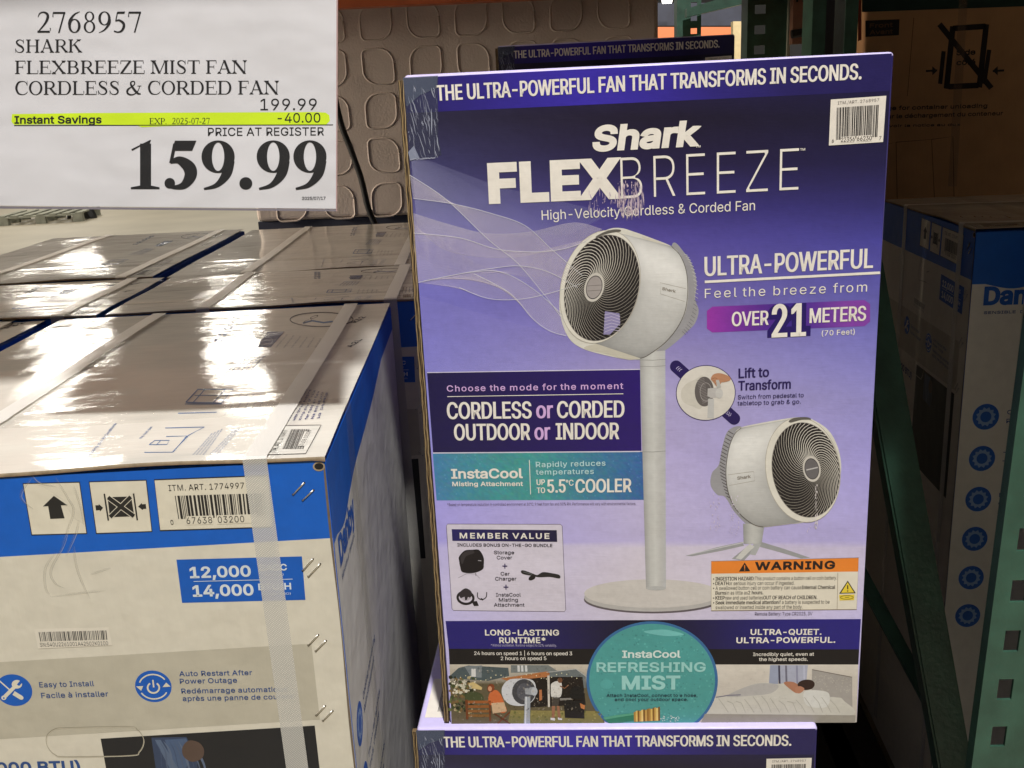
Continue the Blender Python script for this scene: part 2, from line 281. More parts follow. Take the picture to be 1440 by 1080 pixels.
'P': (445, '60,0 60,509 235,509 272,506 305,499 332,487 356,471 375,452 390,430 400,404 407,377 409,348 407,318 400,291 390,265 375,243 356,223 332,207 305,195 272,188 235,186 109,186 109,242 233,242 257,244 279,248 297,256 312,266 324,279 333,294 339,310 343,328 344,348 343,367 339,385 333,402 324,416 312,428 297,439 279,446 257,451 232,452 125,452 125,0'),
'Q': (533, '245,159 313,159 369,85 384,65 468,-48 401,-48 346,27 331,46;267,-7 235,-5 205,1 177,11 150,25 126,42 105,63 86,88 70,115 57,146 48,179 42,215 40,254 42,293 48,329 57,362 70,393 86,421 105,445 126,466 150,484 177,498 205,508 235,514 267,516 299,514 329,508 357,498 384,484 408,466 429,445 448,421 464,393 477,362 486,329 491,293 493,254 491,215 486,179 477,146 464,115 448,88 429,63 408,42 384,25 357,11 329,1 299,-5;267,53 296,55 324,63 349,76 372,94 392,116 408,144 420,176 428,213 430,254 428,295 420,332 408,365 392,392 372,415 349,433 324,446 296,453 267,456 237,453 210,445 184,433 161,415 142,392 125,364 113,332 106,295 103,254 106,213 113,176 125,144 142,117 161,94 184,76 210,63 237,55'),
'R': (449, '60,0 60,509 236,509 273,506 305,500 333,489 356,473 376,455 390,433 401,408 407,381 409,352 407,323 401,296 390,271 376,250 356,232 333,217 305,206 273,200 236,198 96,198 96,255 234,255 258,256 280,260 298,267 319,281 334,300 340,316 344,333 345,352 344,371 340,389 334,405 325,419 313,430 298,440 279,446 258,451 233,452 125,452 125,0;353,0 230,229 303,229 428,0'),
'S': (447, '224,-9 188,-7 156,-1 128,9 102,23 81,40 64,60 51,83 42,109 38,137 104,137 108,118 114,102 123,88 136,76 150,66 166,59 185,53 204,50 224,49 246,50 267,54 286,60 303,69 317,79 329,92 338,106 344,122 346,139 342,161 332,179 316,193 296,205 245,222 184,239 145,253 112,269 86,289 67,313 56,341 52,372 54,400 62,425 75,448 92,468 113,484 138,498 165,508 195,514 227,516 259,514 289,508 316,498 340,484 360,468 377,449 390,427 398,403 401,378 337,378 332,402 320,421 302,437 280,449 254,456 225,459 204,457 185,454 167,448 145,435 129,418 118,398 115,376 119,352 131,334 148,319 169,308 212,293 264,279 312,264 328,256 344,248 359,238 372,226 384,213 395,198 402,180 407,161 408,139 406,112 399,87 386,64 370,43 349,25 323,11 294,0 261,-7'),
'T': (449, '32,452 32,509 417,509 417,452 257,452 257,0 193,0 193,452'),
'U': (517, '259,-8 220,-6 186,2 154,15 126,33 103,55 85,80 71,108 63,140 60,173 60,509 124,509 124,178 126,155 132,133 141,113 153,95 169,80 187,68 208,59 232,53 259,52 285,53 309,59 331,68 349,80 364,95 377,113 385,133 391,155 393,178 393,509 457,509 457,173 454,140 446,108 433,80 414,55 391,33 363,15 332,2 297,-6'),
'V': (480, '204,0 16,509 84,509 192,206 215,137 248,31 235,31 267,138 290,206 395,509 463,509 278,0'),
'W': (686, '155,0 16,509 82,509 163,196 175,145 187,94 197,40 189,40 200,94 211,145 224,196 306,509 380,509 462,196 474,145 486,94 497,40 488,40 499,94 510,145 523,196 603,509 670,509 530,0 455,0 368,323 351,391 336,475 350,475 335,395 318,323 230,0'),
'X': (474, '18,0 217,284 217,236 29,509 104,509 178,400 204,361 223,329 243,292 232,292 252,329 272,361 298,400 374,509 446,509 259,239 259,287 456,0 382,0 292,129 268,165 250,195 230,231 244,231 225,196 206,166 182,129 91,0'),
'Y': (472, '203,0 203,208 16,509 91,509 192,344 222,292 250,230 224,230 251,293 280,344 381,509 455,509 268,208 268,0'),
'Z': (438, '42,0 42,46 273,385 306,431 341,476 348,454 285,452 223,452 40,452 40,509 397,509 397,462 169,129 134,81 97,33 90,54 152,57 214,57 399,57 399,0'),
'a': (389, '160,-9 137,-7 115,-3 94,5 76,15 60,29 48,45 38,63 32,84 30,108 32,128 36,146 43,161 58,179 78,193 92,200 108,206 125,211 178,220 234,227 252,230 265,235 273,243 276,255 276,257 273,279 267,297 256,311 240,322 220,329 196,331 171,329 149,322 132,313 118,301 107,288 100,274 41,291 51,313 64,331 79,346 95,358 114,368 133,375 153,380 173,383 194,384 239,379 255,375 271,369 286,360 300,350 312,336 322,320 330,301 335,278 337,251 337,0 277,0 277,52 272,52 252,25 236,12 215,1 199,-4 181,-7;170,45 192,47 211,51 228,59 248,74 263,93 272,115 276,138 276,190 259,182 231,176 200,171 175,168 134,159 117,150 103,139 95,124 92,105 94,87 102,72 114,61 130,52 149,47'),
'b': (424, '229,-8 208,-7 189,-3 172,4 153,17 138,31 118,59 112,59 112,0 53,0 53,509 114,509 114,319 118,319 137,346 152,360 171,373 188,379 207,383 229,384 259,382 287,374 313,361 335,342 354,320 370,293 381,261 388,227 390,189 388,151 381,116 370,84 355,57 336,34 313,16 288,3 260,-6;220,47 242,49 262,55 279,66 294,80 306,97 316,117 323,139 327,163 328,189 327,215 323,239 316,261 307,281 295,298 280,311 262,322 243,328 220,330 198,328 178,322 161,312 147,299 134,282 125,263 118,241 114,216 113,189 114,162 118,138 125,115 135,95 147,78 162,65 179,55 198,49'),
'c': (396, '207,-8 174,-5 144,3 117,16 93,35 72,58 56,85 44,116 37,150 34,187 37,225 44,260 56,291 72,318 93,341 117,360 144,374 174,382 207,384 226,384 243,381 260,377 284,368 305,356 324,341 340,322 349,308 356,293 362,277 303,262 290,289 270,311 242,325 207,330 184,328 163,321 145,310 130,296 118,278 108,258 102,236 98,212 96,187 98,163 102,139 108,117 118,97 130,80 145,66 163,55 184,49 207,46 243,52 271,66 292,89 304,117 363,102 357,86 350,70 341,56 325,37 306,21 292,12 277,5 261,-1 244,-5 226,-7'),
'd': (424, '195,-8 165,-6 137,3 111,16 89,34 70,57 55,84 43,116 36,151 34,189 36,227 43,261 55,293 70,320 89,342 112,361 137,374 165,382 196,384 218,383 237,379 253,373 272,360 287,346 306,319 311,319 311,509 372,509 372,0 313,0 313,59 307,59 287,31 272,17 252,4 236,-3 217,-7;205,47 226,49 246,55 263,65 278,78 290,95 299,115 306,138 310,162 312,189 310,216 306,241 300,263 290,282 278,299 263,312 246,322 227,328 205,330 182,328 162,322 145,311 130,298 118,281 108,261 102,239 98,215 96,189 98,163 102,139 109,117 118,97 130,80 145,66 162,55 182,49'),
'e': (404, '212,-8 177,-5 145,3 117,16 92,35 72,58 56,85 44,116 37,150 34,187 36,224 44,258 55,290 71,317 91,340 115,359 142,373 172,382 205,384 226,383 246,380 266,374 285,366 303,355 319,341 334,324 347,305 357,282 365,256 370,227 371,194 371,169 75,169 75,221 338,221 310,202 308,226 304,248 298,269 288,286 277,301 263,314 246,323 227,328 205,330 183,328 164,323 146,313 131,301 119,286 109,270 102,251 97,231 96,211 96,178 98,151 102,127 110,106 121,88 135,73 151,61 169,53 190,48 212,46 234,48 254,53 271,61 285,73 297,88 306,105 365,91 358,72 348,55 335,39 320,26 302,14 283,4 261,-3 237,-7'),
'f': (254, '228,379 228,327 6,327 6,379;81,0 81,432 82,452 87,470 96,486 107,499 120,510 135,519 152,525 169,529 187,530 222,527 243,521 227,468 215,472 195,474 171,470 154,460 145,443 142,419 142,0'),
'g': (425, '207,-151 180,-149 156,-146 134,-140 114,-132 97,-122 82,-110 70,-97 59,-84 51,-69 101,-41 122,-66 136,-78 154,-88 169,-93 187,-96 207,-97 236,-95 261,-87 282,-75 298,-58 308,-34 311,-6 311,68 306,68 287,41 272,28 252,16 236,10 217,6 195,5 165,7 138,14 113,27 90,43 71,65 55,90 43,120 36,154 34,191 36,229 43,263 55,293 71,320 90,342 112,361 138,374 166,382 196,384 218,383 237,379 253,373 273,360 288,346 308,319 313,319 313,379 372,379 372,-9 370,-40 363,-67 350,-90 334,-109 314,-124 291,-136 265,-144 237,-149;205,59 227,61 246,66 264,75 278,87 290,103 300,121 307,142 311,166 312,193 311,219 307,242 300,264 291,283 279,299 264,312 247,322 227,328 205,330 182,328 163,322 145,312 130,298 118,282 109,262 102,241 98,218 96,193 98,167 102,144 109,123 118,104 131,88 145,76 163,66 183,61'),
'h': (410, '114,227 114,0 53,0 53,509 114,509 114,287 102,287 116,319 132,344 152,362 175,374 200,382 227,384 252,383 275,377 295,369 313,356 328,340 341,321 350,298 355,271 357,240 357,0 296,0 296,235 293,263 286,286 273,304 256,318 235,326 210,329 192,328 176,324 161,317 141,303 126,283 119,266 115,248'),
'i': (167, '53,0 53,379 114,379 114,0;84,443 67,446 54,455 44,468 41,483 44,499 54,512 67,521 84,524 100,521 114,512 123,499 126,483 123,468 114,455 100,446'),
'j': (167, '53,379 114,379 114,-30 112,-52 108,-72 102,-90 92,-106 80,-119 65,-129 47,-137 27,-141 4,-143 -10,-143 -10,-87 2,-87 25,-83 40,-72 50,-54 53,-29;83,443 67,446 53,455 44,468 41,483 44,499 53,512 67,521 83,524 100,521 114,512 123,499 126,483 123,468 114,455 100,446'),
'k': (381, '110,137 110,212 121,212 284,379 360,379 184,199 177,199;53,0 53,509 114,509 114,0;294,0 148,186 191,229 372,0'),
'l': (189, '139,-2 112,0 91,8 74,20 62,37 55,59 53,84 53,509 114,509 114,99 115,77 120,62 130,54 146,52 160,53 170,54 181,3 162,-1'),
'm': (610, '53,0 53,379 112,379 112,295 108,295 114,314 122,331 132,346 151,363 172,376 195,384 219,386 245,383 268,375 287,361 303,342 314,320 321,295 312,295 318,312 326,329 337,343 350,356 364,366 381,375 398,381 417,385 437,386 458,385 478,380 497,372 514,361 529,346 541,328 550,307 555,283 557,255 557,0 496,0 496,254 493,279 485,298 473,313 456,323 438,329 419,330 395,328 374,320 358,307 345,290 338,270 335,247 335,0 274,0 274,260 272,280 265,297 253,311 238,322 220,328 199,330 178,328 158,320 140,307 126,289 119,274 115,257 114,238 114,0'),
'n': (410, '114,227 114,0 53,0 53,379 112,379 112,287 102,287 116,319 132,344 152,362 175,374 200,382 227,384 252,383 275,377 295,369 313,356 328,340 341,321 350,298 355,271 357,240 357,0 296,0 296,235 293,263 286,286 273,304 256,318 235,326 210,329 192,328 176,324 161,317 141,303 126,283 119,266 115,248'),
'o': (415, '207,-8 174,-5 144,3 117,16 93,35 72,58 56,85 44,116 37,150 34,187 37,225 44,260 56,291 72,318 93,341 117,360 144,374 174,382 207,384 241,382 271,374 299,360 323,341 343,318 359,291 371,260 379,225 381,187 379,150 371,116 359,85 343,58 323,35 299,16 271,3 241,-5;207,46 231,49 252,55 270,66 285,80 298,97 307,117 314,139 318,163 319,187 318,212 314,236 307,258 298,278 285,296 270,310 252,321 231,328 207,330 184,328 163,321 145,310 130,296 118,278 108,258 102,236 98,212 96,187 98,163 102,139 108,117 118,97 130,80 145,66 163,55 184,49'),
'p': (424, '53,-143 53,379 112,379 112,319 118,319 137,346 152,360 171,373 188,379 207,383 229,384 259,382 287,374 313,361 335,342 354,320 370,293 381,261 388,227 390,189 388,151 381,116 370,84 355,57 336,34 313,16 288,3 260,-6 229,-8 208,-7 189,-3 173,4 153,17 138,31 118,59 114,59 114,-143;220,47 242,49 262,55 279,66 294,80 306,97 316,117 323,139 327,163 328,189 327,215 323,239 316,261 307,281 295,298 280,311 262,322 243,328 220,330 198,328 178,322 161,312 147,299 134,282 125,263 118,241 114,216 113,189 114,162 118,138 125,115 135,95 147,78 162,65 179,55 198,49'),
'q': (424, '372,-143 311,-143 311,59 306,59 287,31 272,17 252,4 236,-3 217,-7 195,-8 165,-6 137,3 111,16 89,34 70,57 55,84 43,116 36,151 34,189 36,227 43,261 55,293 70,320 89,342 112,361 137,374 165,382 196,384 218,383 237,379 253,373 272,360 287,346 307,319 313,319 313,379 372,379;205,47 226,49 246,55 263,65 278,78 290,95 299,115 306,138 310,162 312,189 310,216 306,241 300,263 290,282 278,299 263,312 246,322 227,328 205,330 182,328 162,322 145,311 130,298 118,281 108,261 102,239 98,215 96,189 98,163 102,139 109,117 118,97 130,80 145,66 162,55 182,49'),
'r': (259, '53,0 53,379 112,379 112,321 115,321 124,339 137,354 152,367 171,377 191,383 213,385 229,384 243,384 243,322 230,324 207,326 182,323 159,315 140,301 126,284 117,262 114,237 114,0'),
's': (365, '182,-8 157,-7 133,-3 112,3 93,12 76,24 62,38 50,54 41,73 36,94 94,107 101,87 111,72 124,60 141,52 160,47 181,45 206,47 227,53 244,62 262,81 268,103 265,121 254,136 237,147 212,155 149,170 118,180 92,192 72,208 58,227 50,249 47,274 49,295 55,314 65,332 79,347 95,360 115,370 137,378 161,383 187,384 212,383 234,379 254,372 271,363 286,352 299,339 309,324 318,308 324,290 268,277 258,298 243,316 228,325 210,331 187,333 166,331 147,326 131,317 114,299 109,277 112,258 124,243 136,235 152,229 172,223 229,209 261,200 287,187 306,171 320,153 328,131 331,107 329,85 323,65 312,47 298,31 281,18 260,6 236,-2 210,-7'),
't': (227, '204,379 204,327 6,327 6,379;65,471 126,471 126,98 128,76 136,61 150,53 170,50 185,51 202,54 213,2 192,-3 168,-4 138,-1 113,7 92,21 77,41 68,64 65,93'),
'u': (410, '182,-5 158,-3 135,2 115,11 97,23 82,39 69,59 60,82 54,109 53,139 53,379 114,379 114,144 116,117 124,94 137,75 154,61 175,53 200,50 218,51 234,55 249,62 268,77 283,97 290,113 295,132 296,153 296,379 357,379 357,0 298,0 298,92 307,92 294,60 277,35 257,17 234,5 209,-3'),
'v': (389, '163,0 17,379 84,379 165,155 187,87 206,21 184,21 203,87 224,155 305,379 371,379 226,0'),
'w': (567, '138,0 23,379 87,379 133,214 154,137 175,41 165,41 186,135 206,214 252,379 316,379 362,214 382,136 402,41 391,41 413,135 434,214 480,379 545,379 429,0 368,0 319,172 305,225 291,280 277,338 291,338 277,280 263,225 248,172 199,0'),
'x': (379, '21,0 171,218 171,171 29,379 100,379 147,306 179,253 207,206 175,206 202,253 233,306 282,379 352,379 209,169 209,214 358,0 287,0 231,85 200,136 173,182 205,182 178,136 148,85 91,0'),
'y': (389, '47,-139 61,-86 71,-87 88,-90 104,-89 118,-84 130,-74 141,-58 151,-36 163,-1 17,379 84,379 165,155 187,87 206,21 184,21 202,87 224,155 305,379 371,379 204,-58 196,-77 187,-93 177,-107 159,-124 139,-136 117,-143 91,-145 65,-143'),
'z': (380, '42,0 42,46 254,320 254,323 48,323 48,379 333,379 333,331 126,60 126,56 339,56 339,0'),
'|': (230, '141,673 141,-164 88,-164 88,673'),
'°': (316, '158,283 138,285 119,290 101,298 84,310 70,324 59,340 50,358 45,377 43,397 45,418 50,437 59,455 70,472 84,486 101,497 119,506 138,511 158,513 179,511 198,506 216,497 232,486 246,472 257,455 266,437 271,418 273,397 271,377 266,358 257,340 246,324 232,310 216,298 198,290 179,285;158,334 175,336 190,343 203,353 213,366 220,381 222,397 220,414 213,430 203,443 190,453 175,459 158,462 141,459 126,453 113,443 103,430 97,414 95,397 97,381 103,366 113,353 126,343 141,336'),
'à': (389, '160,-9 137,-7 115,-3 94,5 76,15 60,29 48,45 38,63 32,84 30,108 32,128 36,146 43,161 58,179 78,193 92,200 108,206 125,211 178,220 234,227 252,230 265,235 273,243 276,255 276,257 273,279 267,297 256,311 240,322 220,329 196,331 171,329 149,322 132,313 118,301 107,288 100,274 41,291 51,313 64,331 79,346 95,358 114,368 133,375 153,380 173,383 194,384 239,379 255,375 271,369 286,360 300,350 312,336 322,320 330,301 335,278 337,251 337,0 277,0 277,52 272,52 252,25 236,12 215,1 199,-4 181,-7;170,45 192,47 211,51 228,59 248,74 263,93 272,115 276,138 276,190 259,182 231,176 200,171 175,168 134,159 117,150 103,139 95,124 92,105 94,87 102,72 114,61 130,52 149,47;165,429 99,529 168,529 215,429'),
'è': (404, '212,-8 177,-5 145,3 117,16 92,35 72,58 56,85 44,116 37,150 34,187 36,224 44,258 55,290 71,317 91,340 115,359 142,373 172,382 205,384 226,383 246,380 266,374 285,366 303,355 319,341 334,324 347,305 357,282 365,256 370,227 371,194 371,169 75,169 75,221 338,221 310,202 308,226 304,248 298,269 288,286 277,301 263,314 246,323 227,328 205,330 183,328 164,323 146,313 131,301 119,286 109,270 102,251 97,231 96,211 96,178 98,151 102,127 110,106 121,88 135,73 151,61 169,53 190,48 212,46 234,48 254,53 271,61 285,73 297,88 306,105 365,91 358,72 348,55 335,39 320,26 302,14 283,4 261,-3 237,-7;180,429 114,529 182,529 230,429'),
'é': (404, '212,-8 177,-5 145,3 117,16 92,35 72,58 56,85 44,116 37,150 34,187 36,224 44,258 55,290 71,317 91,340 115,359 142,373 172,382 205,384 226,383 246,380 266,374 285,366 303,355 319,341 334,324 347,305 357,282 365,256 370,227 371,194 371,169 75,169 75,221 338,221 310,202 308,226 304,248 298,269 288,286 277,301 263,314 246,323 227,328 205,330 183,328 164,323 146,313 131,301 119,286 109,270 102,251 97,231 96,211 96,178 98,151 102,127 110,106 121,88 135,73 151,61 169,53 190,48 212,46 234,48 254,53 271,61 285,73 297,88 306,105 365,91 358,72 348,55 335,39 320,26 302,14 283,4 261,-3 237,-7;177,429 225,529 293,529 227,429'),
'ô': (415, '207,-8 174,-5 144,3 117,16 93,35 72,58 56,85 44,116 37,150 34,187 37,225 44,260 56,291 72,318 93,341 117,360 144,374 174,382 207,384 241,382 271,374 299,360 323,341 343,318 359,291 371,260 379,225 381,187 379,150 371,116 359,85 343,58 323,35 299,16 271,3 241,-5;207,46 231,49 252,55 270,66 285,80 298,97 307,117 314,139 318,163 319,187 318,212 314,236 307,258 298,278 285,296 270,310 252,321 231,328 207,330 184,328 163,321 145,310 130,296 118,278 108,258 102,236 98,212 96,187 98,163 102,139 108,117 118,97 130,80 145,66 163,55 184,49;158,435 98,435 98,438 178,529 236,529 317,438 317,435 256,435 207,495'),
' ': (188, '')}

def contours(ch):
    a, d = GLYPH.get(ch, GLYPH[' ']); return a, [[tuple(int(k) for k in p.split(',')) for p in c.split(' ')] for c in d.split(';') if c]
GL = {}
def glyph(ch, sx, off):
    """one letter: outline, narrowed by sx, thickened by off, filled"""
    key = (ch, round(sx, 3), round(off, 4))
    if key in GL: return GL[key]
    adv, cs = contours(ch); ox = off / .682 * 509; oy = ox - 32 * (1 - sx) if off > .004 else ox; oy = max(oy, 0) if off > .004 else oy
    ar = lambda c: sum(c[i - 1][0] * c[i][1] - c[i][0] * c[i - 1][1] for i in range(len(c))) / 2
    bb = lambda c: (min(p[0] for p in c), max(p[0] for p in c), min(p[1] for p in c), max(p[1] for p in c))
    ky = 509 / (509 + 2 * oy); heavy = off > .008; core = []; V_, F_ = [], []; q_ = 0
    for c in cs:
        P = [(x * sx, y) for x, y in c]; n = len(P); R = []
        for i in range(n):
            p0, p1, p2 = P[i - 1], P[i], P[(i + 1) % n]
            d1 = Vector((p1[0] - p0[0], p1[1] - p0[1])); d2 = Vector((p2[0] - p1[0], p2[1] - p1[1]))
            if d1.length < 1e-6 or d2.length < 1e-6: R.append(p1); continue
            l2 = d2.length; d1.normalize(); d2.normalize(); n1 = Vector((-d1.y, d1.x)); n2 = Vector((-d2.y, d2.x))
            m = (n1 + n2) / max(1 + n1.dot(n2), .35)
            if not heavy: R.append((p1[0] + m.x * ox, p1[1] + m.y * oy)); continue
            R.append(p1)
            # a band along the edge and a corner piece, each a hair above the last
            E1 = [p1, p2, (p2[0] + n2.x * ox, p2[1] + n2.y * oy), (p1[0] + n2.x * ox, p1[1] + n2.y * oy)]
            k = len(V_); V_ += [(x, y, (q_ % 16) * .022) for x, y in E1]; F_.append([k, k + 1, k + 2, k + 3]); q_ += 1
            if d1.x * d2.y - d1.y * d2.x < -.02:
                E2 = [p1, (p1[0] + n1.x * ox, p1[1] + n1.y * oy), (p1[0] + m.x * ox, p1[1] + m.y * oy), (p1[0] + n2.x * ox, p1[1] + n2.y * oy)]
                k = len(V_); V_ += [(x, y, (q_ % 16) * .022 + .011) for x, y in E2]; F_.append([k, k + 1, k + 2, k + 3])
        core.append(R)
    outer = [c for c, o in zip(core, cs) if ar(o) < 0]; holes = [c for c, o in zip(core, cs) if ar(o) >= 0]
    for o in outer:
        B = bb(o); hs = [h for h in holes if B[0] <= sum(bb(h)[:2]) / 2 <= B[1] and B[2] <= sum(bb(h)[2:]) / 2 <= B[3]]
        f = tessellate_polygon([[Vector((x, y, 0)) for x, y in c] for c in [o] + hs]); k = len(V_)
        V_ += [(x, y, .4) for c in [o] + hs for x, y in c]; F_ += [[i + k for i in t] for t in f]
    V_ = [(x, (y + oy) * ky, z) for x, y, z in V_]
    GL[key] = (adv, V_, F_)
    return GL[key]
def glyphs(s, sx, off, shear, track):
    v, f, x = [], [], 0
    for ch in s:
        adv, gv, gf = glyph(ch, sx, off); n = len(v)
        v += [((x + px + py * shear) * .682 / 509, py * .682 / 509, pz) for px, py, pz in gv]; f += [[i + n for i in t] for t in gf]
        x += adv * sx * track
    return v, f
WID = {}
def natural(s, track):
    if (s, track) not in WID:
        v, f = glyphs(s, 1, 0, 0, track); xs = [p[0] for p in v]; WID[(s, track)] = (min(xs), max(xs))
    return WID[(s, track)]

class Art:
    """flat print on a Face; pixel input is turned into metres on that face"""
    def __init__(s, face): s.F = face; s.v = []; s.f = []; s.c = []
    def uv(s, pts, col, lvl, faces=None):
        n = len(s.v); sub = [p[2] if len(p) > 2 else 0 for p in pts]; pts = [p[:2] for p in pts]
        s.v += [s.F.w(u, v, (lvl + z) * EPS) for (u, v), z in zip(pts, sub)]
        s.c += (col if isinstance(col, list) else [col] * len(pts))
        if faces is None: faces = tessellate_polygon([[Vector((u, v, 0)) for u, v in pts]])
        s.f += [[i + n for i in q] for q in faces]
    def poly(s, pts, col, lvl=1): s.uv([s.F.px(*p) for p in pts], col, lvl)
    def quads(s, A, B, col, lvl=1, close=False):
        n = len(A); fs = [(i, (i + 1) % n, n + (i + 1) % n, n + i) for i in range(n if close else n - 1)]
        if isinstance(col, list) and len(col) == 2: col = [col[0]] * n + [col[1]] * n
        s.uv([s.F.px(*p) for p in A] + [s.F.px(*p) for p in B], col, lvl, fs)
    def line(s, pts, wd, col, lvl=1, closed=False, taper=False):
        P = [Vector(p) for p in pts]; A = []; B = []; n = len(P)
        for i, p in enumerate(P):
            a = P[(i - 1) % n] if (closed or i > 0) else P[i]; b = P[(i + 1) % n] if (closed or i < n - 1) else P[i]
            t = (b - a); t = t.normalized() if t.length else Vector((1, 0)); q = Vector((-t.y, t.x)) * wd / 2
            if taper: q *= max(.15, math.sin(math.pi * (i + .3) / (n - .4)))
            A.append(tuple(p + q)); B.append(tuple(p - q))
        s.quads(A, B, col, lvl, closed)
    def grad(s, quad, fn, nx, ny, lvl=1):
        """quad TL TR BR BL px; fn(px,py,a,b)->rgba"""
        tl, tr, br, bl = quad; P = []; C = []
        for j in range(ny + 1):
            for i in range(nx + 1):
                a, b = i / nx, j / ny; p = lerp(lerp(tl, tr, a), lerp(bl, br, a), b); P.append(s.F.px(*p)); C.append(fn(p[0], p[1], a, b))
        s.uv(P, C, lvl, [(j * (nx + 1) + i, j * (nx + 1) + i + 1, (j + 1) * (nx + 1) + i + 1, (j + 1) * (nx + 1) + i) for j in range(ny) for i in range(nx)])
    def text(s, t, p0, p1, cap, col, lvl=3, off=0, shear=0, track=1.0, glyph=None):
        a = Vector(s.F.px(*p0)); b = Vector(s.F.px(*p1)); d = b - a; W = d.length; d.normalize()
        up = Vector((d.y, -d.x)); q = Vector(s.F.px(p0[0], p0[1] + 10)) if abs(d.y) < .5 else Vector(s.F.px(p0[0] + 10, p0[1]))
        sc = abs((q - a).dot(up)) / 10.0
        H = cap * sc; k = H / .682
        x0, x1 = natural(t, track); sx = W / (k * (x1 - x0))
        v, f = glyphs(t, sx, off, shear, track)
        s.uv([tuple(a + d * ((x - x0 * sx) * k) + up * (y * k)) + (z,) for x, y, z in v], col, lvl, f)
    def bars(s, quad, col, lvl=3, n=30, seed=1):
        tl, tr, br, bl = quad; rnd = random.Random(seed); x = 0; ws = []
        for i in range(n): ws.append((rnd.choice((1, 1, 2, 3)), rnd.choice((1, 1, 2, 2))))
        T = sum(a + b for a, b in ws) - ws[-1][1]
        for i, (a, b) in enumerate(ws):
            p, q = x / T, (x + a) / T; x += a + b
            s.poly([lerp(tl, tr, p), lerp(tl, tr, q), lerp(bl, br, q), lerp(bl, br, p)], col, lvl)
    def build(s, name, m, parent): return link(name, s.v, s.f, m, parent, s.c)

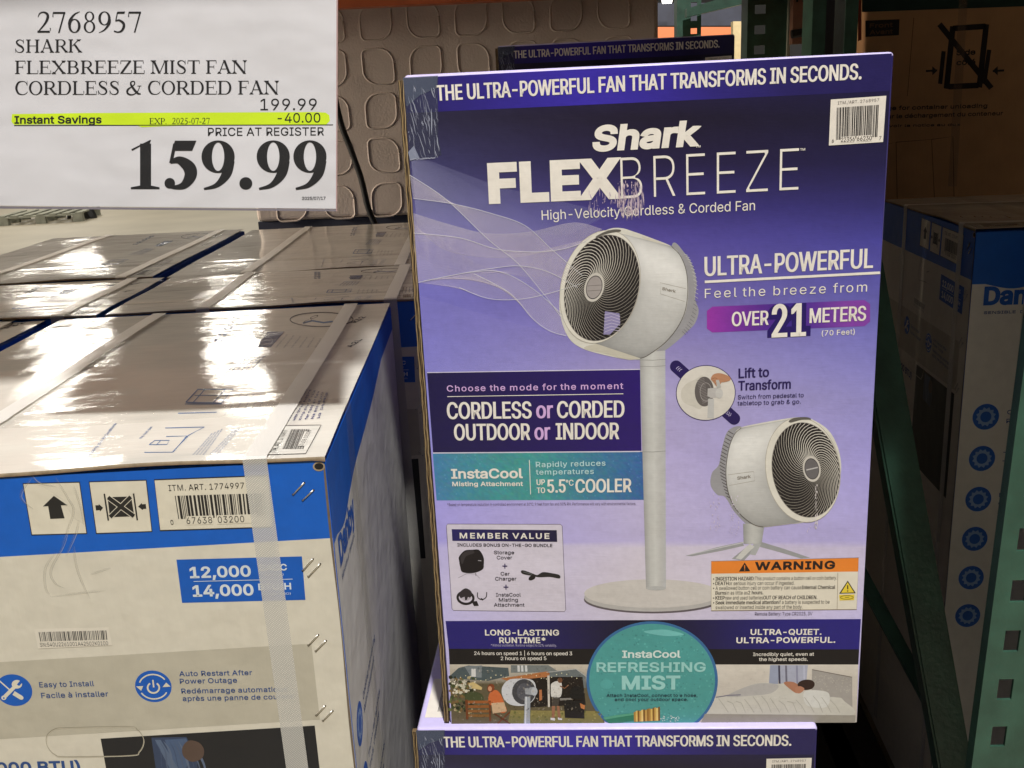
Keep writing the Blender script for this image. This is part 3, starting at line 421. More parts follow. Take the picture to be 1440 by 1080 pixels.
# ---- a roman (thick and thin) letter set for the price sign, 1000 units to the em
def roman(bold=False):
    G = {}; TH = 34 if not bold else 38
    def rect(x0, y0, x1, y1): return [(x0, y0), (x1, y0), (x1, y1), (x0, y1)]
    def ser(xc, y, hw, up): # bracketed serif
        d = TH if up else -TH
        return [(xc - hw, y), (xc + hw, y), (xc + hw, y + d * .75), (xc + 62, y + d * 1.15), (xc + 50, y + d * 2.6), (xc - 50, y + d * 2.6), (xc - 62, y + d * 1.15), (xc - hw, y + d * .75)]
    def stem(xc, y0=0, y1=662, hw=118, w=112, b=True, t=True):
        o = [rect(xc - w / 2, y0 + (1 if b else 0), xc + w / 2, y1 - (1 if t else 0))]
        if b: o.append(ser(xc, y0, hw, True))
        if t: o.append(ser(xc, y1, hw, False))
        return o
    def stroke(P, n=10, closed=False):
        Q = smoothpts(P, n, closed); A = []; B = []; N = len(Q)
        for i in range(N):
            a = Q[(i - 1) % N] if closed or i else Q[0]; b = Q[(i + 1) % N] if closed or i < N - 1 else Q[-1]
            t = Vector((b[0] - a[0], b[1] - a[1])); t = t.normalized() if t.length else Vector((1, 0)); h = Q[i][2] / 2
            A.append((Q[i][0] - t.y * h, Q[i][1] + t.x * h)); B.append((Q[i][0] + t.y * h, Q[i][1] - t.x * h))
        return ('s', A, B, closed)
    def diag(x0, y0, x1, y1, w): return [(x0 - w / 2, y0), (x0 + w / 2, y0), (x1 + w / 2, y1), (x1 - w / 2, y1)]
    def tip(x, y0, y1): return [(x, y0), (x + 16, y0), (x + 22, y1), (x - 14, y1)]
    def ring(cx, cy, rx, ry, th, tv): # th side thickness, tv top thickness
        A = ell(cx, cy, rx, ry, 0, 40); B = ell(cx, cy, rx - th, ry - tv, 0, 40); return ('s', A, B, True)
    def bowl(x, y0, y1, reach, th, tv):
        cy = (y0 + y1) / 2; ry = (y1 - y0) / 2
        A = [(x, y0)] + [(x + reach * .45 + (reach * .55) * math.cos(math.radians(a)), cy + ry * math.sin(math.radians(a))) for a in range(-90, 91, 9)] + [(x, y1)]
        B = [(x, y0 + tv)] + [(x + reach * .45 + (reach * .55 - th) * math.cos(math.radians(a)), cy + (ry - tv) * math.sin(math.radians(a))) for a in range(-90, 91, 9)] + [(x, y1 - tv)]
        return ('s', A, B, False)
    if not bold:
        G['H'] = (722, stem(145) + stem(577) + [rect(180, 325, 540, 353)])
        G['I'] = (333, stem(166))
        G['K'] = (722, stem(145) + [diag(225, 330, 530, 640, 42), diag(610, 15, 340, 400, 120), ser(545, 662, 110, False), ser(610, 0, 112, True)])
        G['L'] = (611, stem(150) + [rect(150, 0, 560, 30), tip(566, 12, 175)])
        G['F'] = (556, stem(145) + [rect(145, 632, 520, 662), tip(512, 655, 520), rect(180, 325, 400, 353), rect(398, 260, 420, 420)])
        G['E'] = (611, stem(145) + [rect(145, 632, 535, 662), tip(527, 655, 520), rect(180, 325, 420, 353), rect(418, 260, 440, 420), rect(145, 0, 570, 30), tip(574, 10, 165)])
        G['T'] = (611, stem(305, t=False) + [rect(25, 632, 585, 662), tip(20, 655, 500), tip(574, 655, 500)])
        G['B'] = (667, stem(145) + [bowl(150, 335, 662, 395, 102, 28), bowl(150, 0, 363, 450, 108, 28)])
        G['P'] = (556, stem(145) + [bowl(150, 290, 662, 400, 104, 28)])
        G['R'] = (667, stem(145) + [bowl(150, 310, 662, 410, 104, 28), diag(590, 15, 345, 325, 118), ser(590, 0, 80, True)])
        G['D'] = (722, stem(145) + [bowl(150, 0, 662, 535, 112, 28)])
        G['O'] = (722, [ring(361, 331, 327, 345, 108, 30)])
        G['C'] = (667, [stroke([(615, 470, 20), (540, 610, 34), (390, 655, 34), (190, 590, 84), (92, 331, 112), (190, 75, 84), (390, 8, 34), (545, 50, 34), (640, 150, 16)]), tip(606, 676, 455)])
        G['S'] = (556, [stroke([(455, 480, 16), (405, 600, 32), (270, 655, 34), (140, 600, 70), (115, 500, 88), (215, 385, 100), (370, 290, 104), (445, 165, 84), (390, 50, 60), (255, 8, 34), (120, 55, 32), (62, 190, 16)]), tip(448, 670, 470), tip(52, -8, 200)])
        G['A'] = (722, [diag(110, 12, 345, 664, 42), diag(590, 12, 345, 674, 118), rect(200, 215, 480, 243), ser(110, 0, 98, True), ser(595, 0, 118, True)])
        G['M'] = (889, stem(125, w=44) + stem(755) + [diag(160, 650, 440, 12, 116), diag(705, 650, 440, 12, 40), ser(150, 662, 130, False)])
        G['N'] = (722, stem(115, w=44) + [diag(110, 656, 615, -8, 128), rect(596, 0, 636, 661), ser(616, 662, 100, False), ser(110, 662, 98, False)])
        G['X'] = (722, [diag(120, 650, 600, 12, 126), diag(130, 12, 580, 650, 42), ser(115, 662, 105, False), ser(590, 662, 100, False), ser(120, 0, 105, True), ser(605, 0, 110, True)])
        G['Z'] = (611, [diag(90, 30, 510, 632, 120), rect(50, 632, 565, 662), rect(30, 0, 570, 30), tip(52, 655, 500), tip(574, 10, 175)])
        G['&'] = (778, [stroke([(680, 420, 30), (600, 190, 34), (420, 25, 42), (220, -5, 66), (85, 90, 92), (110, 245, 90), (280, 380, 40), (420, 500, 46), (430, 610, 60), (350, 655, 34), (255, 595, 64), (270, 460, 96), (420, 240, 108), (590, 60, 96), (735, 35, 36)]), rect(570, 408, 760, 434)])
        G['2'] = (500, [stroke([(50, 500, 20), (110, 615, 40), (230, 655, 48), (350, 600, 80), (370, 480, 90), (280, 290, 66), (70, 45, 30)]), rect(32, 0, 440, 62), tip(452, 55, 150)])
        G['7'] = (500, [rect(50, 605, 455, 662), tip(40, 640, 500), diag(240, -8, 425, 640, 52)])
        G['6'] = (500, [ring(255, 215, 205, 222, 88, 26), stroke([(440, 672, 12), (260, 585, 48), (115, 400, 84), (84, 250, 88)])])
        G['9'] = (500, [ring(245, 452, 205, 222, 88, 26), stroke([(60, -10, 12), (240, 80, 48), (390, 265, 84), (416, 420, 88)])])
        G['8'] = (500, [ring(250, 515, 160, 158, 66, 26), ring(250, 180, 192, 192, 74, 26)])
        G['5'] = (500, [stroke([(110, 362, 30), (230, 388, 60), (365, 300, 84), (385, 180, 88), (310, 50, 66), (190, 8, 40), (60, 40, 46)]), diag(118, 365, 178, 650, 36), [(165, 600), (400, 600), (430, 668), (176, 662)]])
        G['0'] = (500, [ring(250, 331, 205, 342, 84, 26)])
        G['-'] = (333, [rect(40, 195, 290, 250)])
        G['.'] = (250, [ell(125, 45, 52, 52, 0, 20)])
    else:
        G['1'] = (500, [rect(185, 5, 335, 640), [(60, 0), (450, 0), (450, 26), (335, 50), (185, 50), (60, 26)], [(65, 560), (80, 540), (185, 600), (300, 600), (335, 690), (318, 690)]])
        G['5'] = (500, [stroke([(95, 375, 40), (220, 405, 110), (350, 310, 170), (372, 190, 165), (290, 60, 110), (170, 25, 60), (75, 50, 60)]), ell(90, 82, 72, 74, 0, 24), diag(106, 370, 160, 640, 46), [(120, 540), (395, 540), (452, 680), (160, 680)]])
        G['9'] = (500, [ring(248, 455, 226, 228, 142, 26), stroke([(55, 0, 30), (230, 55, 70), (360, 210, 130), (402, 400, 144)])])
        G['.'] = (250, [ell(125, 78, 88, 88, 0, 28)])
    return G
ROM, ROMB = roman(), roman(True)
def roman_text(A, t, p0, p1, cap, col, lvl, bold=False, track=0):
    G = ROMB if bold else ROM; capu = 690 if bold else 662
    adv = []; x = 0
    for ch in t:
        adv.append(x); x += (G[ch][0] if ch in G else 260) + track
    k = cap / capu; sx = (p1[0] - p0[0]) / x; z = 0
    for ch, ax in zip(t, adv):
        if ch not in G: continue
        for g in G[ch][1]:
            fx = lambda p: (p0[0] + (ax + p[0]) * sx, p0[1] + (p1[1] - p0[1]) * (ax / x) - p[1] * k)
            z = (z + 1) % 9; l = lvl + z * .16
            if isinstance(g, tuple) and g[0] == 's': A.quads([fx(p) for p in g[1]], [fx(p) for p in g[2]], col, l, g[3])
            else: A.poly([fx(p) for p in g], col, l)

# ------------------------------------------------------------------ setting
fl = Solid(); fl.box((-40, -6, -.1), (40, 60, 0)); tag(fl.build('floor', M_CONC), kind='structure')

def pallet(loc, rz, label, sx=1.2, sy=1.0, m=None):
    m = m or M_WOOD
    t = thing('pallet', loc, rz, label, 'pallet')
    for i in range(7):
        b = Solid(); x = i * (sx - .1) / 6; b.box((x, 0, .118), (x + .1, sy, .14), bev=.002); b.build('deck_board', m, t)
    for y in (0, sy / 2 - .05, sy - .1):
        b = Solid(); b.box((0, y, .096), (sx, y + .1, .1178)); b.build('stringer_board', m, t)
        for x in (0, sx / 2 - .07, sx - .14):
            k = Solid(); k.box((x, y, 0), (x + .14, y + .1, .0958)); k.build('block', m, t)
    return t

# ------------------------------------------------------------------ purple fan carton
FW, FH, FD, FYAW = .40, .6217, .34, -.067
fO = Vector((-.0785, .8573, CAM_Z + .0296))
FB = fO - Vector((0, 0, FH))
fan = thing('fan_carton', FB, FYAW, 'glossy purple printed carton with white fan picture, uppermost of the stack', 'carton', 'purple fan cartons')
fU = Vector((math.cos(FYAW), math.sin(FYAW), 0)); fN = Vector((math.sin(FYAW), -math.cos(FYAW), 0))
FF = Face(fO, fU, Vector((0, 0, -1)), fN)

LIL = rgb(196, 186, 226); DKP = rgb(46, 40, 92)
bm = bmesh.new(); bmesh.ops.create_cube(bm, size=1)
for v in bm.verts: v.co = Vector(((v.co.x + .5) * FW, (v.co.y + .5) * FD, (v.co.z + .5) * FH))
bmesh.ops.bevel(bm, geom=list(bm.edges), offset=.0035, segments=4, profile=.5, affect='EDGES')
sh = Solid(); bm.verts.index_update()
sh.v = [v.co.copy() for v in bm.verts]; sh.f = [[v.index for v in f.verts] for f in bm.faces]
def shcol(p):
    if p.z > FH - .0030: return LIL
    if p.z > FH * .55: return DKP
    return rgb(150, 142, 205)
sh.c = [shcol(v.co) for v in bm.verts]; bm.free()
sh.build('shell', M_PRINT, fan, smooth=True)

# raw corrugated edge down the left side of the front panel
e = Art(FF)
KR = rgb(112, 92, 62)
ex0, ex1 = -.0048, -.0002
e.uv([(ex0, .004), (ex1, .004), (ex1, FH - .001), (ex0, FH - .001)], rgb(48, 37, 24), .5)
for cx, amp, ph, cl, wd in ((-.0040, .00022, 0, rgb(142, 120, 84), .0009), (-.0025, .0006, 1.5, rgb(112, 90, 60), .0008), (-.0010, .00022, .6, rgb(160, 138, 102), .0008)):
    n = 260; A_ = []; B_ = []
    for i in range(n + 1):
        v_ = .004 + (FH - .006) * i / n; x_ = cx + amp * math.sin(i * .62 + ph) + .0003 * math.sin(i * .113 + ph * 3)
        A_.append((x_ - wd / 2, v_)); B_.append((x_ + wd / 2, v_))
    e.uv(A_ + B_, cl, 2 + cx * -200, [(i, i + 1, n + 2 + i, n + 1 + i) for i in range(n)])
re = e.build('raw_edge', M_KRAFT, fan)
s = Solid(); s.box((ex0, .0004, .001), (ex1, .006, FH - .004), KR); s.build('raw_edge_backing', M_KRAFT, re)

# --- background print
TL, TR, BR, BL = (567.2, 110.0), (1254.2, 75.0), (1204.6, 1015.5), (634.6, 1018.5)
ROWS = [(75, (44, 38, 78), (46, 40, 92), (40, 36, 84)), (165, (47, 44, 66), (37, 32, 48), (35, 32, 54)), (230, (62, 60, 98), (43, 37, 68), (40, 36, 70)),
        (290, (88, 84, 136), (62, 54, 118), (55, 51, 110)), (340, (116, 110, 176), (88, 78, 152), (75, 71, 152)), (420, (117, 113, 190), (116, 105, 170), (99, 95, 170)),
        (500, (130, 126, 202), (150, 140, 188), (128, 124, 192)), (560, (142, 138, 208), (170, 160, 198), (146, 140, 198)), (640, (152, 146, 214), (181, 170, 210), (160, 152, 212)),
        (720, (165, 156, 221), (188, 178, 213), (171, 162, 215)), (763, (167, 158, 223), (186, 176, 213), (175, 166, 215)), (768, (184, 175, 221), (203, 194, 208), (194, 184, 212)),
        (820, (190, 182, 222), (205, 196, 207), (197, 188, 214)), (880, (190, 182, 226), (200, 192, 208), (188, 180, 222))]
def fcol(x, y, a, b):
    y2 = y - 8 * (a - .5) * 0
    for i in range(len(ROWS) - 1):
        if y2 <= ROWS[i + 1][0]: break
    r, q = ROWS[i], ROWS[i + 1]; t = min(max((y2 - r[0]) / (q[0] - r[0]), 0), 1)
    L_, M_, R_ = (lerp(r[k], q[k], t) for k in (1, 2, 3))
    t = min(max((x - 600) / 300, 0), 1) if x < 900 else min((x - 900) / 330, 1)
    c = lerp(L_, M_, t) if x < 900 else lerp(M_, R_, t)
    return rgb(*c)
A = Art(FF)
A.grad([TL, TR, BR, BL], fcol, 34, 180, .6)
# top band
def band(x, y, a, b):
    k = math.exp(-((a - .38) / .30) ** 2)
    return rgb(*lerp((42, 37, 84), (60, 48, 158), k))
A.grad([TL, TR, (1251, 128), (572, 159)], band, 30, 4, 1)
A.build('front_print', M_PRINT, fan)
# light shafts and breeze veils
B = Art(FF)
VW = (lambda al, c=(225, 215, 225): rgb(*c, a=al))
B.grad([(578, 222), (600, 226), (800, 330), (588, 340)], lambda x, y, a, b: VW(.14 * (1 - a) + .02, (190, 190, 230)), 6, 6, 1)
B.poly([(578, 222), (604, 226), (700, 262), (860, 300), (800, 330), (700, 330), (588, 330)], VW(.10, (180, 180, 225)), 1.3)
B.poly([(590, 415), (700, 448), (800, 475), (795, 522), (600, 522)], VW(.07, (190, 180, 235)), 1.3)
Z = lambda P: smoothpts([(580 + x / 3.789, 300 + y / 3.789) for x, y in P], 12)
c1 = Z([(5, 0), (200, 60), (400, 108), (620, 100), (860, 50), (1010, 85)])
c2 = Z([(8, 105), (250, 130), (450, 190), (650, 205), (800, 190), (925, 150)])
c3 = Z([(30, 368), (250, 322), (430, 292), (570, 280), (720, 310), (880, 395)])
c4 = Z([(-15, -205), (178, -76), (400, 135), (560, 265), (700, 430), (810, 575)])
c5 = Z([(330, 322), (520, 425), (640, 560), (730, 625), (820, 652)])
c6 = Z([(5, -80), (220, -50), (420, 0), (600, 65), (740, 190), (850, 285), (905, 330)])
c7 = Z([(250, 395), (400, 452), (560, 458), (720, 428), (905, 372)])
c8 = Z([(10, 60), (170, 190), (380, 232), (600, 225), (760, 180), (930, 140)])
c9 = Z([(60, 360), (300, 315), (470, 312), (640, 400), (800, 540)])
def fam(p, q, n, al, wd=.55, fill=.0):
    m = min(len(p), len(q)); p = p[:m]; q = q[:m]
    if fill: B.quads(p, q, VW(fill), 1.6)
    for i in range(n):
        t = (i / (n - 1)); B.line([lerp(a, b, t) for a, b in zip(p, q)], wd, VW(al * (1.0 if i in (0, n - 1) else .5)), 2 + .1 * i)
fam(c1, c2, 20, .40, .45, .22); fam(c2, c3, 26, .40, .45, .24); fam(c4, c6, 24, .44, .45, .20); fam(c5, c9, 22, .44, .45, .20); fam(c7, c3, 18, .38, .45, .16); fam(c8, c2, 14, .32, .45, .14)
c10 = Z([(5, 200), (160, 290), (330, 322), (520, 300), (700, 250), (910, 245)]); c11 = Z([(10, 20), (140, 130), (330, 260), (560, 330), (740, 330), (890, 300)])
fam(c10, c11, 18, .26, .42, .08)
for c in (c2, c3, c4, c5, c6, c7, c9): B.line(c, .85, VW(.5, (240, 232, 228)), 4.8)
B.build('breeze_print', M_VEIL, fan)

WHT = rgb(226, 219, 208)
# --- slogan + title
A = Art(FF)
A.text('THE ULTRA-POWERFUL FAN THAT TRANSFORMS IN SECONDS.', (615, 141.8), (1210.5, 111.6), 21.8, WHT, 3, .026)
A.build('slogan_print', M_PRINT, fan)
A = Art(FF)
A.text('Shark', (834.5, 213.5), (978, 205.8), 36.5, WHT, 3, .050, .16, 1.0)
A.text('TM', (978, 207.6), (985, 207.2), 3, WHT, 3, .02)
A.text('FLEX', (692.5, 286.8), (866.5, 279.6), 57, WHT, 3, .058, 0, 1.06)
A.text('BREEZE', (872, 279.2), (1124, 266.2), 56.5, WHT, 3, -.018, 0, 1.1)
A.text('TM', (1125, 212), (1132, 211.6), 3.4, WHT, 3, .02)
A.text('High-Velocity Cordless & Corded Fan', (762, 309.3), (1061.5, 295.4), 13.4, WHT, 3, .0)
# scuffed ink under the title
rnd = random.Random(3)
def scuff(x0, x1, y0, y1, n, cl, mx=26):
    for i in range(n):
        x = x0 + (x1 - x0) * rnd.random(); y = y0 + (y1 - y0) * rnd.random() ** .8; h = rnd.random() ** 2 * mx + 1.5; wv = .4 + rnd.random() * .8
        P = [(x + .03 * h * k / 5 + rnd.uniform(-.12, .12), y + h * k / 5) for k in range(6)]
        A.line(P, wv, cl, 4 + i % 7 * .2, taper=True)
scuff(868, 905, 252, 286, 120, rgb(200, 180, 190)); scuff(828, 868, 262, 296, 46, rgb(176, 158, 178), 12); scuff(872, 902, 286, 300, 70, rgb(200, 184, 188), 10)
A.build('title_print', M_PRINT, fan)

# --- pedestal fan picture
CRM = (208, 204, 192); GRY = (176, 174, 168)
def Zf(P, ox, oy, k): return [(ox + x / k, oy + y / k) for x, y in P]
def fanhead(A, ox, oy, k, outline, rim, grill, hub, back, spin, band_, lid, badge, edge, flip):
    z = lambda P: Zf(P, ox, oy, k)
    bo = smoothpts(back, 8, True); A.poly(z(bo), rgb(150, 148, 150), 1.2)
    # drum with a lengthwise shade of its own photograph
    ol = smoothpts(outline, 8, True); A.poly(z(ol), rgb(*CRM), 2)
    for i, (P, c) in enumerate(band_): A.poly(z(smoothpts(P, 8, True)), rgb(*c), 2.3 + .2 * i)
    E_ = smoothpts(edge, 6); nE = len(E_); rx0, ry0, rx1, ry1, rr = rim; sg = -1 if flip else 1; Pg, Cg, m_ = [], [], 7
    for q in range(nE):
        t = q / (nE - 1); a_ = math.radians(-92 + 172 * t); ex, ey = sg * rx1 * .99 * math.cos(a_), ry1 * .99 * math.sin(a_); c0_, s0_ = math.cos(math.radians(rr)), math.sin(math.radians(rr))
        R0 = (rx0 + ex * c0_ - ey * s0_, ry0 + ex * s0_ + ey * c0_)
        for i in range(m_ + 1):
            f_ = i / m_; Pg.append(A.F.px(*z([lerp(R0, E_[q], f_)])[0]))
            L_ = .80 + .17 * math.exp(-((t - .28) / .22) ** 2) - .16 * max(0, (t - .62) / .38) ** 1.4 - .10 * max(0, .07 - t) / .07 - .06 * (1 - f_) ** 6 - .07 * f_ ** 8
            Cg.append(rgb(216 * L_ * 1.06, 214 * L_ * 1.06, 207 * L_ * 1.07))
    A.uv(Pg, Cg, 2.75, [(q * (m_ + 1) + i, q * (m_ + 1) + i + 1, (q + 1) * (m_ + 1) + i + 1, (q + 1) * (m_ + 1) + i) for q in range(nE - 1) for i in range(m_)])
    A.line(z(smoothpts(edge, 8)), .9, rgb(92, 86, 80), 3)
    A.poly(z(ell(*rim)), rgb(214, 209, 196), 3.2); A.line(z(ell(*rim)), .7, rgb(168, 160, 146), 3.4, True)
    A.poly(z(ell(*grill)), rgb(40, 36, 36), 3.6); A.line(z(ell(*grill)), .8, rgb(150, 144, 136), 3.7, True)
    cx, cy, rx, ry, ro = grill[:5]; hx, hy, hr, hs = hub[:4]
    n = 48; c, s_ = math.cos(math.radians(ro)), math.sin(math.radians(ro))
    for i in range(n):
        t = 2 * math.pi * i / n; P = []
        for j in range(9):
            f = j / 8; a = t + spin * f ** 1.15
            # inner end on hub, outer end on grill ellipse
            ex, ey = rx * .985 * math.cos(a), ry * .985 * math.sin(a); ex, ey = cx + ex * c - ey * s_, cy + ex * s_ + ey * c
            ix, iy = hr * 1.12 * math.cos(a), hs * 1.12 * math.sin(a); ix, iy = hx + ix * c - iy * s_, hy + ix * s_ + iy * c
            P.append((ix + (ex - ix) * f, iy + (ey - iy) * f))
        wv = (.75 + .35 * math.cos(t * 1 + 1)) * k / 4.9 / (k / 4.9)
        A.line(z(P), wv, rgb(*lerp((150, 144, 134), (214, 208, 196), .5 + .5 * math.cos(t + 2.2))), 4 + i % 2 * .15)
    A.poly(z(ell(hx, hy, hr * 1.22, hs * 1.22, ro)), rgb(196, 190, 180), 4.6)
    A.poly(z(ell(hx, hy, hr, hs, ro)), rgb(70, 66, 66), 4.8); A.poly(z(ell(hx, hy, hr * .92, hs * .92, ro)), rgb(*((158, 150, 146) if not flip else (104, 100, 100))), 5)
    A.poly(z(smoothpts(lid, 5, True)), rgb(96, 92, 86), 4)
    A.line(z(badge), .5, rgb(150, 142, 128), 3.1)
A = Art(FF)
# base and post
A.poly(ell(918, 843, 97, 19.5), rgb(96, 88, 92), 1.2); A.poly(ell(917.5, 840, 96, 20), rgb(176, 172, 168), 1.4); A.poly(ell(917.5, 834.5, 96, 20), rgb(196, 190, 184), 1.6)
pc = [(158, 156, 154), (186, 185, 180), (196, 195, 190), (184, 182, 178), (176, 176, 176)]
A.grad([(899.6, 495), (935.5, 493), (936.5, 826), (908.5, 828)], lambda x, y, a, b: rgb(*pc[min(int(a * 4.99), 4)]), 4, 30, 2.2)
A.poly(ell(922.6, 827, 14, 3), rgb(176, 175, 172), 2.3)
for y in (505, 514, 634): A.line([(900, y + 1), (918, y + 1.5), (936, y)], .6, rgb(140, 138, 134), 2.6)
fanhead(A, 760, 300, 4.908,
        [(380, 155), (480, 106), (560, 102), (640, 125), (770, 172), (905, 228), (965, 290), (1008, 400), (1020, 540), (1000, 680), (940, 800), (850, 905), (740, 985), (640, 1010), (560, 1002), (420, 972), (290, 932), (200, 866), (145, 740), (130, 600), (160, 440), (240, 280)],
        (412, 506, 270, 396, 14), (424, 514, 252, 372, 14), (371, 510, 55, 83, 8),
        [(905, 225), (1000, 280), (1052, 370), (1078, 480), (1068, 590), (1092, 670), (1066, 760), (1005, 822), (960, 868), (850, 952), (730, 1004), (660, 980), (900, 700)], -1.25,
        [([(700, 160), (905, 232), (990, 340), (1012, 540), (960, 740), (840, 900), (900, 640), (880, 400), (800, 240)], (200, 194, 178)),
         ([(300, 930), (430, 965), (640, 1008), (800, 930), (930, 790), (800, 840), (600, 900), (400, 900)], (190, 184, 168))],
        [(385, 158), (440, 128), (500, 112), (548, 112), (550, 124), (490, 134), (430, 150), (390, 168)],
        [(1005, 520), (825, 478), (828, 555), (995, 608)],
        [(905, 228), (965, 292), (1006, 400), (1016, 540), (996, 680), (938, 798), (850, 900), (740, 980), (690, 1000)], False)
A.text('Shark', Zf([(838, 528)], 760, 300, 4.908)[0], Zf([(930, 548)], 760, 300, 4.908)[0], 4.2, rgb(136, 128, 116), 3.3, .03)
A.line(Zf([(325, 500), (425, 494)], 760, 300, 4.908), .5, rgb(90, 84, 82), 5.2); A.line(Zf([(325, 535), (425, 528)], 760, 300, 4.908), .5, rgb(90, 84, 82), 5.2)
for i in range(24):
    t = i / 23; p = (920 + 142 * math.cos(-1.05 + 2.2 * t) , 540 + 300 * math.sin(-1.05 + 2.2 * t))
    A.line(Zf([p, (p[0] + 26, p[1] + 10 + 14 * t)], 760, 300, 4.908), .6, rgb(110, 106, 110) if t > .55 else rgb(196, 194, 190), 1.6)
A.quads(Zf([(445, 675), (440, 760), (435, 835)], 760, 300, 4.908), Zf([(545, 690), (550, 760), (480, 835)], 760, 300, 4.908), rgb(140, 132, 170), 5.2)
for i in range(6): A.line(Zf([(440, 700 + i * 24), (490, 690 + i * 22), (550, 712 + i * 20)], 760, 300, 4.908), .7, rgb(190, 182, 200), 5.4)
A.build('pedestal_fan_picture', M_PRINT, fan)
# --- small fan picture
A = Art(FF); k6 = (920, 500, 3.723)
for P in ([(460, 975), (330, 1003), (165, 1047), (200, 1050), (350, 1022), (470, 995)], [(560, 975), (680, 1012), (815, 1058), (770, 1062), (660, 1030), (550, 1000)], [(500, 985), (460, 1020), (405, 1064), (470, 1072), (530, 1010)]):
    A.poly(Zf(P, *k6), rgb(150, 150, 150), 1.3)
A.poly(Zf([(168, 1047), (480, 978), (480, 972), (200, 1036)], *k6), rgb(190, 188, 190), 1.5)
A.poly(Zf([(500, 985), (470, 1012), (425, 1062), (455, 1068), (525, 1000)], *k6), rgb(196, 194, 188), 1.6)
A.poly(Zf([(520, 985), (500, 1040), (530, 1045), (560, 985)], *k6), rgb(168, 168, 166), 1.5)
A.grad([Zf([(465, 880)], *k6)[0], Zf([(578, 880)], *k6)[0], Zf([(562, 985)], *k6)[0], Zf([(468, 985)], *k6)[0]], lambda x, y, a, b: rgb(*lerp((146, 146, 144), (188, 187, 182), math.sin(a * 3))), 6, 4, 1.8)
fanhead(A, 920, 500, 3.723,
        [(700, 328), (560, 352), (455, 376), (420, 410), (392, 480), (376, 590), (382, 690), (408, 770), (455, 835), (520, 884), (575, 898), (680, 884), (800, 868), (900, 800), (970, 650), (972, 520), (920, 400), (830, 335), (770, 322)],
        (778, 598, 194, 276, -9), (793, 598, 176, 250, -9), (824, 592, 38, 56, -6),
        [(455, 372), (388, 392), (358, 470), (338, 570), (302, 615), (296, 680), (330, 728), (372, 742), (430, 830), (520, 890), (560, 700), (480, 450)], 1.25,
        [([(455, 380), (395, 490), (380, 600), (386, 690), (410, 770), (456, 832), (440, 700), (430, 560)], (190, 184, 176)),
         ([(420, 780), (520, 882), (580, 896), (800, 866), (700, 850), (560, 820), (470, 760)], (176, 168, 166))],
        [(705, 340), (740, 324), (800, 322), (820, 334), (770, 336), (715, 350)],
        [(386, 624), (520, 606), (526, 655), (390, 680)],
        [(455, 378), (420, 412), (392, 482), (376, 590), (382, 690), (408, 770), (455, 835), (520, 884), (570, 897)], True)
A.text('Shark', Zf([(436, 650)], *k6)[0], Zf([(505, 640)], *k6)[0], 4.6, rgb(130, 122, 112), 3.3, .03)
A.line(Zf([(796, 598), (856, 584)], *k6), 1.6, rgb(186, 182, 178), 5.2)
for i in range(20):
    t = i / 19; p = (405 - 62 * math.sin(.3 + 2.4 * t), 395 + 340 * t)
    A.line(Zf([p, (p[0] + 28, p[1] + 16)], *k6), 1.1, rgb(84, 78, 80), 1.7)
scuff(998, 1012, 690, 745, 40, rgb(206, 194, 212), 3); scuff(1026, 1040, 695, 750, 44, rgb(206, 196, 212), 3); scuff(1146, 1149.5, 676, 742, 50, rgb(214, 206, 204), 4); scuff(1130, 1150, 725, 745, 12, rgb(206, 196, 212), 3)
A.build('tabletop_fan_picture', M_PRINT, fan)

# --- claims on the right
A = Art(FF)
A.text('ULTRA-POWERFUL', (991.5, 388.3), (1226.5, 376.6), 27, WHT, 3, .022)
A.line([(991, 396.3), (1237.5, 383.4)], 3.6, WHT, 3)
A.text('Feel the breeze from', (991, 419.2), (1219, 409.8), 13, WHT, 3, -.002, 0, 1.22)
pill = [(993.5, 441), (995, 434), (1002, 430.5), (1215, 421.3), (1222, 424), (1224, 431), (1223, 449), (1221, 455), (1215, 458.5), (1002, 467.8), (995, 465), (993, 458)]
def pcol(x):
    t = (x - 994) / 230
    return rgb(*(lerp((150, 58, 160), (62, 44, 132), min(t / .5, 1)) if t < .5 else lerp((62, 44, 132), (128, 66, 160), min((t - .5) / .35, 1))))
pt = [(994 + 229.5 * i / 30) for i in range(31)]
def pedge(x, top):
    t = (x - 994) / 229.5; y0 = 431.5 - 10 * t; y1 = 467.8 - 9.6 * t; d = min(x - 993.4, 1224 - x); c = 9 - math.sqrt(max(0, 81 - (9 - d) ** 2)) if d < 9 else 0
    return y0 + c if top else y1 - c
A.quads([(x, pedge(x, 1)) for x in pt], [(x, pedge(x, 0)) for x in pt], [pcol(x) for x in pt] * 2, 1.5)
A.text('OVER', (1029.5, 458.8), (1080, 456.6), 20, WHT, 4, .022)
A.text('21', (1087, 474.6), (1131.5, 472.4), 46, rgb(44, 32, 96), 2.5, .115)
A.text('21', (1086.5, 474.6), (1131.5, 472.4), 46, WHT, 4, .024)
A.text('METERS', (1138.8, 454.2), (1216.8, 450.6), 20.5, WHT, 4, .022)
A.text('(70 Feet)', (1155.5, 472.2), (1201.6, 469.8), 7.4, WHT, 3, .012, 0, 1.1)
NAV = rgb(44, 34, 84)
A.text('Lift to', (1039, 531.7), (1081, 529.6), 13.6, NAV, 3, .024)
A.text('Transform', (1038.5, 549), (1111.5, 546.4), 13.4, NAV, 3, .024)
A.text('Switch from pedestal to', (1037.5, 561.3), (1130, 558.2), 5.8, NAV, 3, .004)
A.text('tabletop to grab & go.', (1037, 569.9), (1126, 567.2), 5.8, NAV, 3, .004)
A.build('claim_print', M_PRINT, fan)
